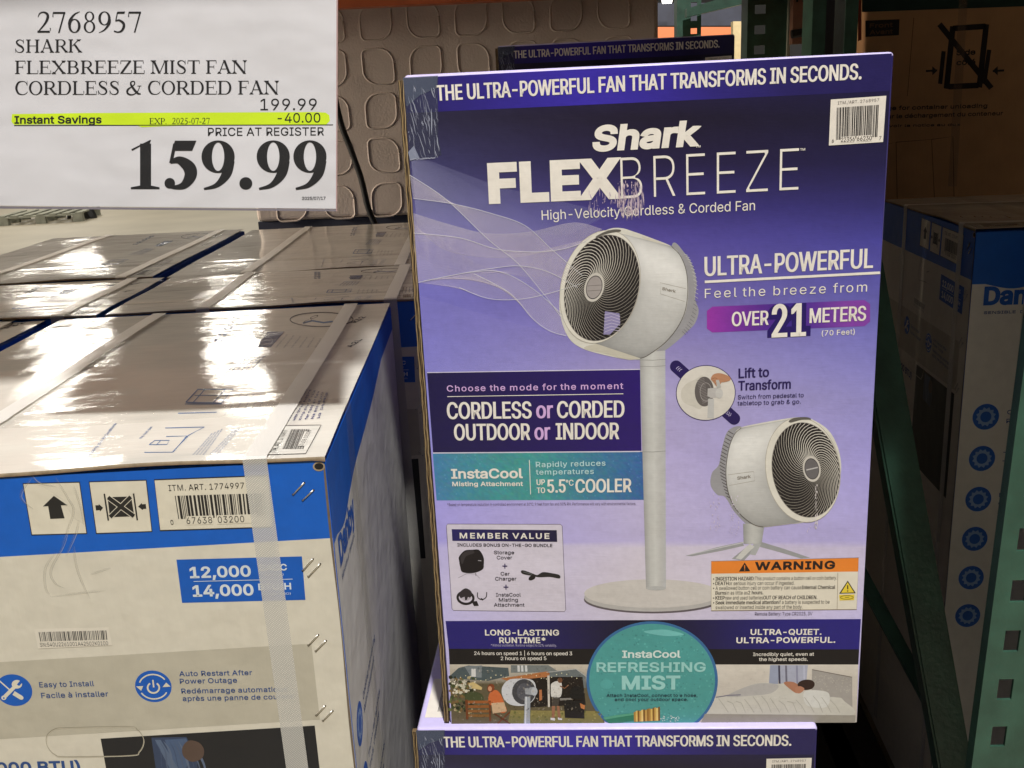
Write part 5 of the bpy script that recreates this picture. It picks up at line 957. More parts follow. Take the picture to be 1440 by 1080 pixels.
# --- lower carton of the stack, and the one far behind in the shade
def place(o, p, yaw=None, label=None):
    o.location = p
    if yaw is not None: o.rotation_euler = (0, 0, yaw)
    if label: o['label'] = label
    return o
p = onz(585.5, 1024.5, FB.z - .0006)
low = place(copy_tree(fan), Vector((p.x, p.y, FB.z - FH - .0006)), FYAW - .004, 'purple fan carton at the very bottom, only its slogan strip and pale ledge showing')
low.scale = (.985, 1, 1)
for k_, t_ in ((0, 'unseen purple fan carton added behind the front one to block light'), (1, 'unseen purple fan carton added low behind the front stack to block light')):
    place(copy_tree(fan), Vector((.315, 1.212, FB.z - k_ * (FH + .0006) - .004 * (1 - k_))), FYAW + math.pi / 2, t_)  # unseen cartons added to keep the left fill off the right side
pallet((FB.x - .35, FB.y + .03, 0), FYAW, 'pallet under the purple cartons, coloured black in place of shade', 1.0, .9, M_BLACK)  # black colour stands in for deep shade near the floor
p = at(700, 64.5, 1.64)
bk = place(copy_tree(fan), Vector((p.x, p.y, p.z - FH * .927)), FYAW, 'fan carton in deep shade behind, its dark slogan edge above the bright one')
bk.scale = (.927, .927, .927)
sb = Solid(); sb.box((p.x - .03, p.y + .02, 0), (p.x + .45, p.y + .45, p.z - FH * .927 - .0012), rgb(120, 96, 66)); tag(sb.build('crate', M_KCARD), 'plain brown crate under the shaded fan carton', 'crate')

# ------------------------------------------------------------------ price sign
SO = at(0, 0, .80); tt = (SO - EYE).dot(fw)
def onsign(px, py): d = ray(px, py); return EYE + d * (tt / d.dot(fw))
SC = onsign(-8, -30)
sign = thing('price_sign', SC, 0, 'white paper price sign reading 159.99 in a clear sleeve, yellow highlight across it', 'price sign')
SF = Face(SC, RT, -UP, -fw)
A = Art(SF)
A.grad([(-8, -30), (474.5, -30), (473.2, 293.5), (-8, 289)], lambda x, y, a, b: rgb(207, 204, 205, k=.88), 4, 4, 0)
A.build('paper_sheet', M_PAPER, sign)
A = Art(SF)
hl = [(17, 160.5), (120, 159), (300, 158.2), (445, 157.6), (458, 158.4), (463, 162), (464, 170), (459, 175), (440, 175.5), (300, 175.8), (230, 177.5), (200, 179), (190, 175.8), (60, 175), (20, 175.6), (16, 171)]
A.poly(hl, (.50, .66, .012, 1), 1)
A.build('highlighter_stripe', M_PAPER, sign)
A = Art(SF); INK = (.012, .011, .011, 1)
roman_text(A, '2768957', (51.5, 46), (200.5, 45.4), 29, INK, 2)
roman_text(A, 'SHARK', (20.5, 74), (116, 73.6), 18.2, INK, 2)
roman_text(A, 'FLEXBREEZE MIST FAN', (20.5, 104), (347.5, 103.4), 18.6, INK, 2)
roman_text(A, 'CORDLESS & CORDED FAN', (20.5, 133.3), (392.5, 132.6), 19, INK, 2)
A.text('199.99', (366.3, 155), (445.6, 154.7), 16, INK, 2, 0)
A.text('Instant Savings', (21, 174.2), (142.6, 173.6), 11, INK, 2, .03)
roman_text(A, 'EXP.', (210, 174.6), (235, 174.6), 8.4, INK, 2); roman_text(A, '2025-07-27', (242, 174.5), (295.5, 174.4), 8.4, INK, 2)
A.text('-40.00', (390.6, 172.6), (450.6, 172.2), 13.4, INK, 2, .004)
A.line([(20, 176.6), (468.5, 175.6)], 1.1, INK, 1.8)
A.text('PRICE AT REGISTER', (292.6, 191.2), (455.6, 190.4), 11.4, INK, 2, .004)
roman_text(A, '159.99', (178, 266), (462, 265.6), 69, INK, 2, True)
A.text('2025/07/17', (425, 281.2), (457.8, 281), 4.4, (.02, .02, .02, 1), 2, .02)
A.build('price_print', M_PAPER, sign)
A = Art(SF)
A.uv([SF.px(*p) for p in [(-10, -34), (476, -34), (474.6, 297), (-10, 293)]], (1, 1, 1, 1), 8)
A.build('clear_sleeve', M_PLAS, sign)
A = Art(SF)
A.poly([(-10, 290.2), (474.6, 294.6), (474.6, 297.4), (-10, 293.6)], (.16, .14, .16, 1), 7)
A.build('sleeve_hem', M_LABEL, sign)
A = Art(SF); A.poly([(473.4, -34), (475.6, -34), (474.4, 297), (472.8, 297)], rgb(150, 120, 116), 7.2); A.build('sleeve_edge', M_LABEL, sign)
bo = Solid(); M4 = wm(sign).inverted()
q = [M4 @ (onsign(*p) + fw * d) for d in (.0005, .0016) for p in ((-8, -30), (474, -30), (472.5, 293), (-8, 288.5))]
bo.add(q, [(0, 1, 2, 3), (7, 6, 5, 4), (0, 4, 5, 1), (1, 5, 6, 2), (2, 6, 7, 3), (3, 7, 4, 0)], (.7, .68, .66, 1)); bo.build('backing_card', M_LABEL, sign)
hk = Solid()
for px in (60, 420):
    a = M4 @ (onsign(px, -28) + fw * .003); hk.tube([a, a + Vector((0, -.01, .12)), a + Vector((0, -.02, .42))], .0016)
hk.build('hanger_wire', M_STEEL, sign)

# ------------------------------------------------------------------ appliance cartons
AW, AD, AYAW = .4497, .62, .026
AC = Vector((-.1465, .7148, CAM_Z - .2527)); AH = AC.z - .1402
aU = Vector((math.cos(AYAW), math.sin(AYAW), 0)); aB = Vector((-math.sin(AYAW), math.cos(AYAW), 0)); aZ = Vector((0, 0, 1))
AO = AC - aU * AW - aZ * AH
ac = thing('appliance_carton', AO, AYAW, 'white and blue air conditioner carton in front, its stapled corner and barcode lit', 'carton', 'white and blue appliance cartons')
AFF = Face(AC - aU * AW, aU, -aZ, -aB); AFR = Face(AC.copy(), aB, -aZ, aU); AFT = Face(AC - aU * AW + aZ * .0035, aU, -aB, aZ)
BLU = rgb(0, 92, 184); BLU2 = rgb(20, 88, 176); CREAM = rgb(206, 199, 182); WT = (.74, .71, .63, 1)
vb = AFF.px(455.5, 757.3)[1]
bm = bmesh.new(); bmesh.ops.create_cube(bm, size=1)
for v in bm.verts: v.co = Vector(((v.co.x + .5) * AW, (v.co.y + .5) * AD, (v.co.z + .5) * (AH - .003)))
bmesh.ops.bevel(bm, geom=list(bm.edges), offset=.004, segments=4, profile=.5, affect='EDGES')
sh = Solid(); bm.verts.index_update(); sh.v = [v.co.copy() for v in bm.verts]; sh.f = [[v.index for v in f.verts] for f in bm.faces]; sh.c = [BLU if v.co.z > AH - .02 else CREAM for v in bm.verts]; bm.free()
sh.build('shell', M_CARD, ac, smooth=True)

# front print
A = Art(AFF)
A.uv([(.0006, .003), (AW - .0006, .003), (AW - .0006, vb), (.0006, vb)], BLU, 1)
A.uv([(.0006, vb), (AW - .0006, vb), (AW - .0006, AH - .002), (.0006, AH - .002)], CREAM, 1)
gy0, gy1 = AFF.px(442, 904.8)[1], AFF.px(452, 1011.6)[1]
A.uv([(.02, gy0), (AFF.px(443, 950)[0], gy0), (AFF.px(443, 950)[0], gy1), (.02, gy1)], rgb(180, 173, 155), 1.5)
A.build('front_print', M_CARD, ac)
A = Art(AFF); k3 = lambda P: [(x / 2.4545, 640 + y / 2.4545) for x, y in P]; KB = (.02, .018, .016, 1); LB = rgb(212, 204, 184)
for q in ([(80, 98), (275, 93), (300, 270), (110, 275)], [(308, 92), (505, 86), (525, 263), (333, 270)], [(533, 85), (925, 70), (940, 248), (553, 260)]):
    A.poly(k3(q), LB, 2); A.line(k3(q), 1.7, KB, 2.5, True)
k5 = lambda P: [(x / 5.4, 660 + y / 5.4) for x, y in P]
A.poly(k5([(410, 200), (515, 272), (464, 272), (492, 370), (383, 375), (367, 278), (328, 280)]), KB, 3)
A.line(k5([(793, 184), (824, 388)]), 2.2, KB, 3); A.line(k5([(1015, 182), (1044, 386)]), 2.2, KB, 3)
A.poly(k5([(818, 210), (997, 205), (1022, 355), (835, 362)]), KB, 3)
for a_, b_ in (((822, 212), (1018, 354)), ((994, 208), (838, 360))):
    A.line(k5([a_, b_]), 7.4, LB, 3.3 if a_[0] > 900 else 3.2); A.line(k5([a_, b_]), 5.6, KB, 3.6 if a_[0] > 900 else 3.5)
A.poly(k5([(725, 272), (752, 271), (750, 262), (784, 290), (762, 318), (758, 308), (730, 310)]), KB, 3); A.poly(k5([(1050, 282), (1076, 255), (1080, 264), (1108, 262), (1112, 298), (1088, 299), (1086, 308)]), KB, 3)
A.text('ITM. ART. 1774997', (237.6, 690.2), (343.8, 686.6), 8.3, KB, 3, 0, 0, 1.06)
A.bars([(246, 697), (371, 693.4), (374, 725.4), (251, 729.6)], KB, 3, 32, 8)
A.poly([(262, 725.6), (300, 724.6), (300, 737), (262, 738)], LB, 3.5); A.poly([(305, 724.4), (362, 722.6), (362, 735), (305, 737)], LB, 3.5)
A.text('67638', (263, 736.4), (299, 735.2), 9, KB, 4, 0, 0, 1.08); A.text('03200', (307, 735), (344, 733.8), 9, KB, 4, 0, 0, 1.08); A.text('0', (240.5, 737.4), (244.5, 737.2), 6.4, KB, 4, 0)
A.build('handling_labels', M_CARD, ac)
A = Art(AFF); k6b = lambda P: [(220 + x / 5.4, 660 + y / 5.4) for x, y in P]; WL = rgb(206, 212, 214)
A.poly(k6b([(152, 685), (1105, 660), (1132, 990), (195, 1013)]), BLU2, 2)
A.text('12,000', (268.6, 813), (352.6, 810.6), 16, WL, 3, .035); A.text('14,000', (272.6, 839), (356.4, 837), 16.2, WL, 3, .035)
A.text('SACC', (365.4, 802.8), (403.4, 801.8), 9.2, WL, 3, .03); A.text('(RATING)', (371, 809.6), (399, 808.6), 2.6, WL, 3, 0)
A.line(k6b([(283, 850), (1035, 832)]), .8, WL, 3); A.text('BTU/H', (364.2, 829.8), (409.4, 828.6), 9.4, WL, 3, .03); A.text('(STANDARD)', (369, 836.6), (409, 835.6), 2.8, WL, 3, 0)
A.build('rating_panel', M_CARD, ac)
A = Art(AFF); k8 = lambda P: [(x / 4.908, 860 + y / 4.908) for x, y in P]; BT = rgb(46, 76, 130)
for (cx, cy) in ((19.6, 970.4), (215.8, 965)):
    u, v = AFF.px(cx, cy); A.uv([(u + .0147 * math.cos(t * .131), v + .0147 * math.sin(t * .131)) for t in range(48)], BLU2, 2)
A.line(k8([(25, 595), (120, 500)]), 5.2, LB, 3); A.poly(k8(ell(118, 500, 36, 30, 0, 20)), LB, 3.2); A.poly(k8([(118, 502), (142, 472), (158, 486), (134, 512)]), BLU2, 3.6); A.poly(k8(ell(28, 593, 18, 16, 0, 14)), LB, 3.2); A.poly(k8(ell(28, 595, 6, 6, 0, 10)), BLU2, 3.6)
A.line(k8([(-10, 470), (70, 540)]), 1.8, LB, 3.1); A.line(k8([(95, 560), (150, 594)]), 6, LB, 3.4); A.poly(k8(ell(150, 594, 14, 13, 0, 12)), LB, 3.45)
cx, cy = 1060, 517
A.line(k8(ell(cx, cy, 100, 84, 8, 28, 190, 315)), 1.9, LB, 3); A.line(k8(ell(cx, cy, 100, 84, 8, 28, 18, 140)), 1.9, LB, 3)
A.poly(k8([(940, 515), (990, 512), (975, 545)]), LB, 3.3); A.poly(k8([(1122, 520), (1178, 516), (1148, 488)]), LB, 3.3)
A.line(k8(ell(1060, 524, 40, 36, 0, 28, -55, 235)), 2.4, LB, 3); A.line(k8([(1056, 470), (1062, 522)]), 2.2, LB, 3.2)
A.text('Easy to Install', (56, 966.3), (132.6, 964.4), 7.3, BT, 3, .012, 0, 1.05); A.text('Facile à installer', (58.8, 981.6), (152.6, 979), 7.5, BT, 3, .012, 0, 1.05)
A.text('Auto Restart After', (252.6, 950.6), (354.6, 948.9), 7, BT, 3, .012, 0, 1.05); A.text('Power Outage', (253.4, 961.2), (333.5, 959.5), 7, BT, 3, .012, 0, 1.05)
A.text('Redémarrage automatique', (255.6, 975), (404.8, 972.2), 7, BT, 3, .012, 0, 1.05); A.text('après une panne de courant', (257.4, 985.6), (412.6, 982.4), 7, BT, 3, .012, 0, 1.05)
A.text('(14,000 BTU)', (-52, 1089), (113, 1085), 16, BT, 3, .035)
A.build('feature_print', M_CARD, ac)
# dark photograph at the foot of the front
A = Art(AFF); u0, v0 = AFF.px(141.6, 1038.6); u1, _ = AFF.px(444, 1032)
A.uv([(u0, v0), (u1, v0), (u1, v0 + .16), (u0, v0 + .16)], (.012, .012, .014, 1), 2)
A.poly([(213, 1037), (262, 1036), (275, 1060), (282, 1100), (222, 1100)], (.035, .055, .11, 1), 2.4); A.poly([(232, 1040), (262, 1038), (270, 1058), (258, 1090), (240, 1070)], (.07, .11, .20, 1), 2.6)
A.poly([(218, 1040), (226, 1040), (262, 1098), (248, 1098)], (.10, .14, .22, 1), 2.8); A.poly(smoothpts([(257, 1050), (266, 1041), (280, 1044), (287, 1054), (284, 1066), (270, 1071), (258, 1063)], 5, True), (.10, .062, .046, 1), 2.9)
for q_ in range(9):
    A.line(smoothpts([(216 + q_ * 7, 1040 + q_ % 3), (226 + q_ * 6.5, 1056), (228 + q_ * 7.5, 1078), (240 + q_ * 6, 1100)], 5), 1.2 + q_ % 3, (.05 + .03 * (q_ % 3), .075 + .035 * (q_ % 3), .14 + .04 * (q_ % 3), 1), 2.85 + .004 * q_, taper=True)
A.build('front_photograph', M_CARD, ac)
# handle knock-out: pressed outline, its crease shade and bright edge drawn as lines
A = Art(AFF); hp = k8([(320, 890), (330, 845), (380, 808), (460, 800), (880, 792), (950, 815), (985, 860), (990, 910), (960, 965), (900, 990), (460, 1000), (380, 985), (335, 940)])
A.line(smoothpts(hp, 5, True), .8, rgb(150, 142, 122), 3.2, True); A.line([(x + .7, y + .9) for x, y in smoothpts(hp, 5, True)], .6, rgb(214, 206, 186), 3.0, True)
A.build('handle_outline', M_CARD, ac)
A = Art(AFF)
A.poly(k8([(237, 118), (750, 107), (775, 232), (265, 255)]), rgb(214, 206, 190), 3)
A.bars(k8([(268, 140), (735, 128), (742, 192), (280, 204)]), (.07, .065, .06, 1), 4, 46, 5); A.text('SN:540U2261001A42502K0100', (57, 909), (152.6, 906.6), 5.4, (.06, .055, .05, 1), 4, -.004)
A.build('serial_sticker', M_LABEL, ac)
# scuffed clear tape residue
A = Art(AFF)
for P in ([(240, 60), (160, 200), (250, 300)], [(420, 60), (520, 220), (560, 330), (470, 560)], [(430, 620), (350, 740), (345, 880), (380, 960)], [(560, 580), (590, 760), (680, 980)], [(530, 380), (490, 560), (390, 760), (420, 860), (490, 900)], [(600, 380), (580, 480), (500, 660)], [(380, 965), (620, 935), (800, 918)], [(690, 795), (840, 745)], [(560, 120), (620, 300), (640, 430)], [(240, 40), (300, 100), (430, 130)]):
    Q = smoothpts(k5(P), 8)
    A.line(Q, 3.6, rgb(150, 146, 134, a=.13), 4.2, taper=True); A.line([(x + 1.4, y + .4) for x, y in Q], .8, rgb(228, 224, 210, a=.30), 4.6, taper=True); A.line([(x - 1.6, y) for x, y in Q], .6, rgb(120, 116, 104, a=.18), 4.8, taper=True)
A.poly(k5([(250, 110), (590, 110), (640, 420), (560, 370), (470, 230), (330, 130)]), rgb(214, 210, 196, a=.10), 4.0)
A.build('tape_residue', M_VEIL, ac)

# right side print
A = Art(AFR)
def su(x, y): return AFR.px(x, y)
bd = smoothpts([su(474, 752), su(484, 735), su(492, 690), su(500, 650), su(512, 606), su(524, 560), su(536, 505)], 6)
e1 = (AD - .001, bd[-1][1] * 1.0)
A.uv([(.0006, .004), (AD - .001, .004), e1] + bd[::-1] + [(.0006, bd[0][1])], BLU, 1)
A.uv([(.0006, bd[0][1])] + bd + [e1, (AD - .001, AH - .002), (.0006, AH - .002)], (.70, .68, .62, 1), 1)
A.build('side_print', M_CARD, ac)
A = Art(AFR)
v0 = su(490, 770)[1]
def stext(t, u0, u1, v, cap, col, off=.03): # text laid out in metres on the side
    k = cap / .682; x0, x1 = natural(t, 1); sx = (u1 - u0) / (k * (x1 - x0)); vv, ff = glyphs(t, sx, off, 0, 1); A.uv([(u0 + (x - x0 * sx) * k, v - y * k, z) for x, y, z in vv], col, 3, ff)
stext('Danby', .020, .116, .103, .026, BLU2, .05)
stext('SENSIBLE  DESIGN', .020, .105, .115, .004, BT, .01)
for i in range(6):
    v = .262 + i * .062; cir = lambda r, n=48: [(.036 + r * math.cos(t * 2 * math.pi / n), v + r * math.sin(t * 2 * math.pi / n)) for t in range(n)]
    A.uv(cir(.0190), BLU2, 2)
    A.uv([(.036 + (.0115 + .003 * (t % 2)) * math.cos(t * .262), v + (.0115 + .003 * (t % 2)) * math.sin(t * .262)) for t in range(24)], rgb(130, 158, 200), 3); A.uv(cir(.008, 24), BLU2, 3.6)
    stext(('Cooling and drying', 'Three fan speeds', 'Remote control', 'Auto restart', 'Easy to install', 'Dual hose')[i], .066, .175, v - .003, .0065, BT, .005); stext(('Refroidissement', 'Trois vitesses', 'Commande', 'Redemarrage', 'Facile', 'Deux tuyaux')[i], .066, .155, v + .010, .0065, BT, .005)
A.build('side_text', M_CARD, ac)

# top flap: one sheet of board, lifted a little along its front edge
nx, ny = 48, 60; V = []; F_ = []; C = []
def ztop(a, b):
    x = a; z = .0035
    lift = .0030 * math.exp(-((x - .70) / .17) ** 2) + .0014 * math.exp(-((x - .25) / .15) ** 2)
    z += lift * math.exp(-b / .05)
    z += .0012 * math.sin(7 * a + 3 * b) * math.sin(5 * b + 1) * min(1, b * 6) * (1 if b < .97 else 0)
    z -= .002 * math.exp(-((b - .23) / .012) ** 2) * .4
    return z
for j in range(ny + 1):
    for i in range(nx + 1):
        a, b_ = i / nx, (j / ny) ** 1.3
        V.append(AO + aU * (a * AW) + aB * (b_ * AD - .0012 * (1 if j == 0 else 0)) + aZ * (AH - .003 + ztop(a, b_))); C.append((.80, .76, .68, 1))
F_ = [(j * (nx + 1) + i, j * (nx + 1) + i + 1, (j + 1) * (nx + 1) + i + 1, (j + 1) * (nx + 1) + i) for j in range(ny) for i in range(nx)]
flap = link('top_flap', V, F_, M_FILM, ac, C, True)
V = []; F2 = []; C2 = []
for i in range(nx + 1):
    p_ = AO + aU * (i / nx * AW) - aB * .0012 + aZ * (AH - .003 + ztop(i / nx, 0)); V += [p_, p_ - aZ * (.0030 if .02 < i / nx < .985 else .0042)]; C2 += [(.50, .40, .27, 1), (.22, .14, .08, 1)]
for i in range(nx): F2.append((2 * i + 1, 2 * i + 3, 2 * i + 2, 2 * i))
link('flap_edge', V, F2, M_KRAFT, flap, C2)
def ontop(px, py): return AFT.px(px, py)
# flap helper: print on the top follows the lifted sheet
class TopArt(Art):
    def bars(s, quad, col, lvl=3, n=24, seed=1):
        tl, tr, br, bl = quad; rnd = random.Random(seed); x = 0; ws = [(rnd.choice((1, 1, 2, 3)), rnd.choice((1, 1, 2, 2))) for i in range(n)]
        T = sum(a + b for a, b in ws)
        for a, b in ws:
            p, q = x / T, (x + a) / T; x += a + b
            s.grad([lerp(tl, tr, p), lerp(tl, tr, q), lerp(bl, br, q), lerp(bl, br, p)], lambda *k: col, 1, 10, lvl)
    def uv(s, pts, col, lvl, faces=None):
        n = len(s.v); cc = col if isinstance(col, list) else [col] * len(pts); sub = [p[2] if len(p) > 2 else 0 for p in pts]; pts = [p[:2] for p in pts]
        for (u, v), c, z in zip(pts, cc, sub):
            a, b_ = u / AW, -v / AD
            s.v.append(AO + aU * u - aB * v + aZ * (AH - .003 + ztop(a, max(b_, 0)) + (lvl + z) * EPS)); s.c.append(c)
        if faces is None: faces = tessellate_polygon([[Vector((u, v, 0)) for u, v in pts]])
        s.f += [[i + n for i in q] for q in faces]
A = TopArt(AFT); k4 = lambda P: [(180 + x / 3.789, 400 + y / 3.789) for x, y in P]
TB = (.10, .20, .42, 1); TG = (.22, .24, .30, 1); TD = (.06, .07, .10, 1)
for P, wd in (([(305, 610), (495, 615), (560, 543), (370, 543), (305, 610)], 1.7), ([(345, 610), (408, 543)], 1.2), ([(352, 574), (530, 574)], 1.0), ([(452, 612), (518, 543)], 1.2), ([(263, 662), (470, 660)], 1.5), ([(300, 618), (500, 620)], 1.2),
              ([(195, 743), (405, 740), (318, 786), (235, 882), (85, 882)], 1.1), ([(200, 790), (310, 788), (240, 880)], 1.1), ([(110, 836), (140, 812), (218, 812), (205, 836), (110, 836)], 1), ([(150, 836), (172, 812)], .9), ([(315, 790), (300, 800)], 2)):
    A.line(k4(P), wd, TB, 2)
for x0, y0, x1, y1, nl in ((350, 898, 450, 775, 4), (440, 895, 560, 765, 3)):
    for j in range(nl): A.text('Lorem minimum distance from wall'[6:], *k4([(x0 + j * 18, y0), (x1 + j * 18, y1 - j * 8)]), 2.6, TB, 2, 0)
A.text('Choosing your Air Conditioner', *k4([(-210, 905), (-60, 715)]), 5, TB, 2, .01); A.text('the room plan', *k4([(70, 800), (130, 735)]), 4.5, TB, 2, .01)
for j, t in enumerate(('Use only in a window', 'with the kit supplied', 'Keep clear of walls', 'for good air flow', 'Ne pas couvrir', 'la sortie')): A.text(t, *k4([(855 + j * 33, 716 - j * 3), (955 + j * 22, 545 + j * 4)]), 4.0, rgb(70, 76, 120), 2, .006)
for j in range(5): A.text('window panel and sliding frame', *k4([(515 + j * 42, 680 - j * 2), (610 + j * 32, 560 + j * 6)]), 3, TG, 2, 0)
for j in range(6): A.text('hose and exhaust fitting', *k4([(525 + j * 24, 455), (640 + j * 18, 352 + j * 3)]), 3.4, TB, 2, .012)
A.poly(k4([(690, 318), (760, 318), (832, 234), (742, 236)]), (.05, .09, .22, 1), 2); A.line(k4(ell(735, 290, 34, 22, -20, 20)), 1.2, (.2, .26, .4, 1), 3, True)
for j in range(6): A.text('quiet dual hose unit', *k4([(790 + j * 42, 320), (850 + j * 36, 250 + j * 4)]), 2.8, TG, 2, 0)
A.text('12,000', *k4([(500, 290), (600, 160)]), 12, (.16, .22, .36, 1), 2, .03)
A.line(k4(ell(1030, 172, 168, 36, 0, 40)), 1.4, TD, 2, True); A.line(k4([(930, 190), (980, 178), (1040, 188), (1090, 182)]), 2.2, TB, 2); A.text('CO', *k4([(955, 190), (1020, 150)]), 8, TD, 2, .0)
A.text('R32', *k4([(1215, 190), (1270, 160)]), 10, TD, 2, .03); A.text('A2L', *k4([(1190, 318), (1250, 276)]), 9, TD, 2, .01)
lb = k4([(740, 893), (945, 885), (1028, 737), (836, 738)]); A.grad([lb[3], lb[2], lb[1], lb[0]], lambda x, y, a, b: (.80, .77, .70, 1), 14, 14, 2); A.line([lerp(lb[i], lb[(i + 1) % 4], k / 10) for i in range(4) for k in range(10)], .9, KB, 2.6, True)
A.text('ITM. ART. 1774997', *k4([(785, 880), (852, 762)]), 8, KB, 3, .01)
bq = k4([(868, 758), (820, 862), (935, 862), (968, 758)])
A.bars([bq[0], bq[3], bq[2], bq[1]], KB, 3, 24, 8)
A.grad(k4([(940, 770), (975, 770), (942, 845), (905, 845)]), lambda *k: (.80, .77, .70, 1), 3, 8, 3.6); A.text('67638 03200', *k4([(930, 850), (976, 765)]), 6, KB, 4, .0)
A.build('top_print', M_FILMINK, ac)
# creases and a strip of tape across the top
def strapstrip(name, pts, wid, m, parent, uvs=True, side=None):
    # pts: list of (point, across-vector)
    V = []; n = len(pts)
    for p_, ac_ in pts: V += [p_ - ac_ * wid / 2, p_ + ac_ * wid / 2]
    F3 = [(2 * i, 2 * i + 1, 2 * i + 3, 2 * i + 2) for i in range(n - 1)]
    o = link(name, V, F3, m, parent); me = o.data; ul = me.uv_layers.new(name='UVMap'); L_ = [0]
    for i in range(1, n): L_.append(L_[-1] + (pts[i][0] - pts[i - 1][0]).length)
    for lp in me.loops: ul.data[lp.index].uv = ((lp.vertex_index % 2) * wid, L_[lp.vertex_index // 2])
    return o
def topP(u, d, lift): return AO + aU * u + aB * d + aZ * (AH - .003 + ztop(u / AW, max(d, 0) / AD) + lift)
ut, vt = ontop(300, 575); dT = -vt
strapstrip('clear_tape', [(topP(AW * i / 20, dT + .002 * math.sin(i), .0007), aB) for i in range(21)] + [(AC + aB * dT + aU * .0008 - aZ * (.004 + .05 * i), aB) for i in range(17)], .036, M_TAPE, ac)
def band_over(px0, name='strap', wid=.0185):
    u, v = px0
    P = [(AO + aU * (u + .0135 * t) - aB * .0013 + aZ * (AH - .009 - t * (AH - .03)), aU) for t in [1 - i / 30 for i in range(31)]]
    P += [(topP(u, -.0022, .0004), aU)]
    Q = [(topP(u, -.0022, .0005), aU)] + [(topP(u, AD * i / 40, .0022), aU) for i in range(41)]
    return strapstrip(name, P, wid, M_STRAP, ac), strapstrip(name, Q, wid, M_STRAP2, ac)
band_over((ontop(350, 655)[0], 0)); band_over((ontop(12, 578)[0], 0))
# staples
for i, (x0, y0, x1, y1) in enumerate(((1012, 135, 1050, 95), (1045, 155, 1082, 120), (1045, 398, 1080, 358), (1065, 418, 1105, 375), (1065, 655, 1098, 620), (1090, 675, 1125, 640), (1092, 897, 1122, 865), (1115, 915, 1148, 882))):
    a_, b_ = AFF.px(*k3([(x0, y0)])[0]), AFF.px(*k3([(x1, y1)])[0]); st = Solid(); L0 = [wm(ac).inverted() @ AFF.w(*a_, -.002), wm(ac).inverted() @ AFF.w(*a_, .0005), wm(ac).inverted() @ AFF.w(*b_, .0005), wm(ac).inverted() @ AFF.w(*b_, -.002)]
    st.tube(L0, .00062, 8); A = Art(AFF); [A.uv([(c[0] + .0010 * math.cos(t * .63), c[1] + .0008 * math.sin(t * .63)) for t in range(10)], (.06, .045, .03, 1), 3.4) for c in (a_, b_)]; A.build('staple_hole_shade', M_KRAFT, ac); st.build('staple', M_STEEL, ac, smooth=True)  # flat dark ovals put the shade of the staple holes into colour
# open seam down the stapled corner
A = Art(AFF); us = AW - .0009
A.uv([(us - .0012 - .0006 * math.sin(j * .4), .006 + (AH - .01) * j / 80) for j in range(81)] + [(us + .0002, .006 + (AH - .01) * (80 - j) / 80) for j in range(81)], (.16, .12, .085, 1), 2.2)
A.build('seam_edge', M_KRAFT, ac)
A = Art(AFF); c_ = AFF.px(448.5, 655.6); A.uv([(c_[0] + .0035 * math.cos(t * .35), c_[1] + .0027 * math.sin(t * .35)) for t in range(18)], (.01, .008, .006, 1), 3.2); A.uv([(c_[0] + .0047 * math.cos(t * .35), c_[1] + .0038 * math.sin(t * .35) + .0002) for t in range(18)], (.36, .27, .17, 1), 2.8)
A.build('corner_gap', M_KRAFT, ac)

# row behind, and beyond: copies of the carton
def putac(p_topright_front, yaw, label, sc=(1, 1, 1)):
    c = copy_tree(ac); c.rotation_euler = (0, 0, yaw); c.scale = sc
    R = Matrix.Rotation(yaw, 3, 'Z'); c.location = Vector(p_topright_front) - R @ Vector((AW * sc[0], 0, AH * sc[2])); c['label'] = label
    return c
ZT = AC.z
def zrow(px, py, z): return onz(px, py, z)
p = zrow(181, 437, ZT); p2 = zrow(555, 428, ZT); 
row2 = p2 + aB * .0; 
d2 = (AC + aB * (AD + .022))
putac(d2 + aU * .052, AYAW, 'appliance carton behind the front one, right of the row, dark strip along its near edge', (1, .51, 1))
putac(d2 + aU * (.040 - AW), AYAW, 'appliance carton second row on the left, with the sharpest lamp glare on top', (1, .51, 1))
d3 = d2 + aB * (AD * .51 + .006)
putac(d3 + aU * .042 - aZ * .001, AYAW + .004, 'appliance carton furthest back on the right, against the embossed pack', (1, 1.10, 1))
putac(d3 + aU * (.018 - AW) + aZ * .002, AYAW - .004, 'appliance carton furthest back on the left, with a dark blue edge towards the aisle', (1, 1.10, 1))
putac(AC - aU * (AW + .03) + aB * .1 - aZ * .004, AYAW, 'appliance carton at the left border, only a glossy corner of its top visible')
pallet((AO.x - .62, AO.y - .02, 0), AYAW, 'timber pallet carrying the front appliance cartons', 1.2, 1.0); pallet((AO.x - .62, AO.y + 1.05, 0), AYAW, 'timber pallet carrying the back appliance cartons', 1.2, 1.3)
# right hand side
def fit_right(pxn, pxf, yaw, ln, ax):
    """height below the eye so that an edge of length ln ends at pxf"""
    best = None
    for i in range(400):
        z = CAM_Z - .05 - .001 * i; a = onz(*pxn, z); b = onz(*pxf, z); l = (a - b).length
        if best is None or abs(l - ln) < best[0]: best = (abs(l - ln), z, a, b)
    return best
_, z1, na, fa = fit_right((1373, 323), (1243, 281), 0, AW, 0)
y1 = math.atan2((na - fa).y, (na - fa).x)
r1 = putac(na, y1, 'shaded appliance carton right of the purple one, label side turned towards it', (1, 1, (z1 - .1402) / AH))
nb = onz(1400, 318, z1 - .012); y2 = y1 + math.pi / 2 * 3 - math.pi
r2 = copy_tree(ac); r2.rotation_euler = (0, 0, y1 - math.pi / 2); r2['label'] = 'shaded appliance carton at the right border, blue logo side showing behind the green post'
sz = (nb.z - .1402) / AH; r2.scale = (1, 1, sz)
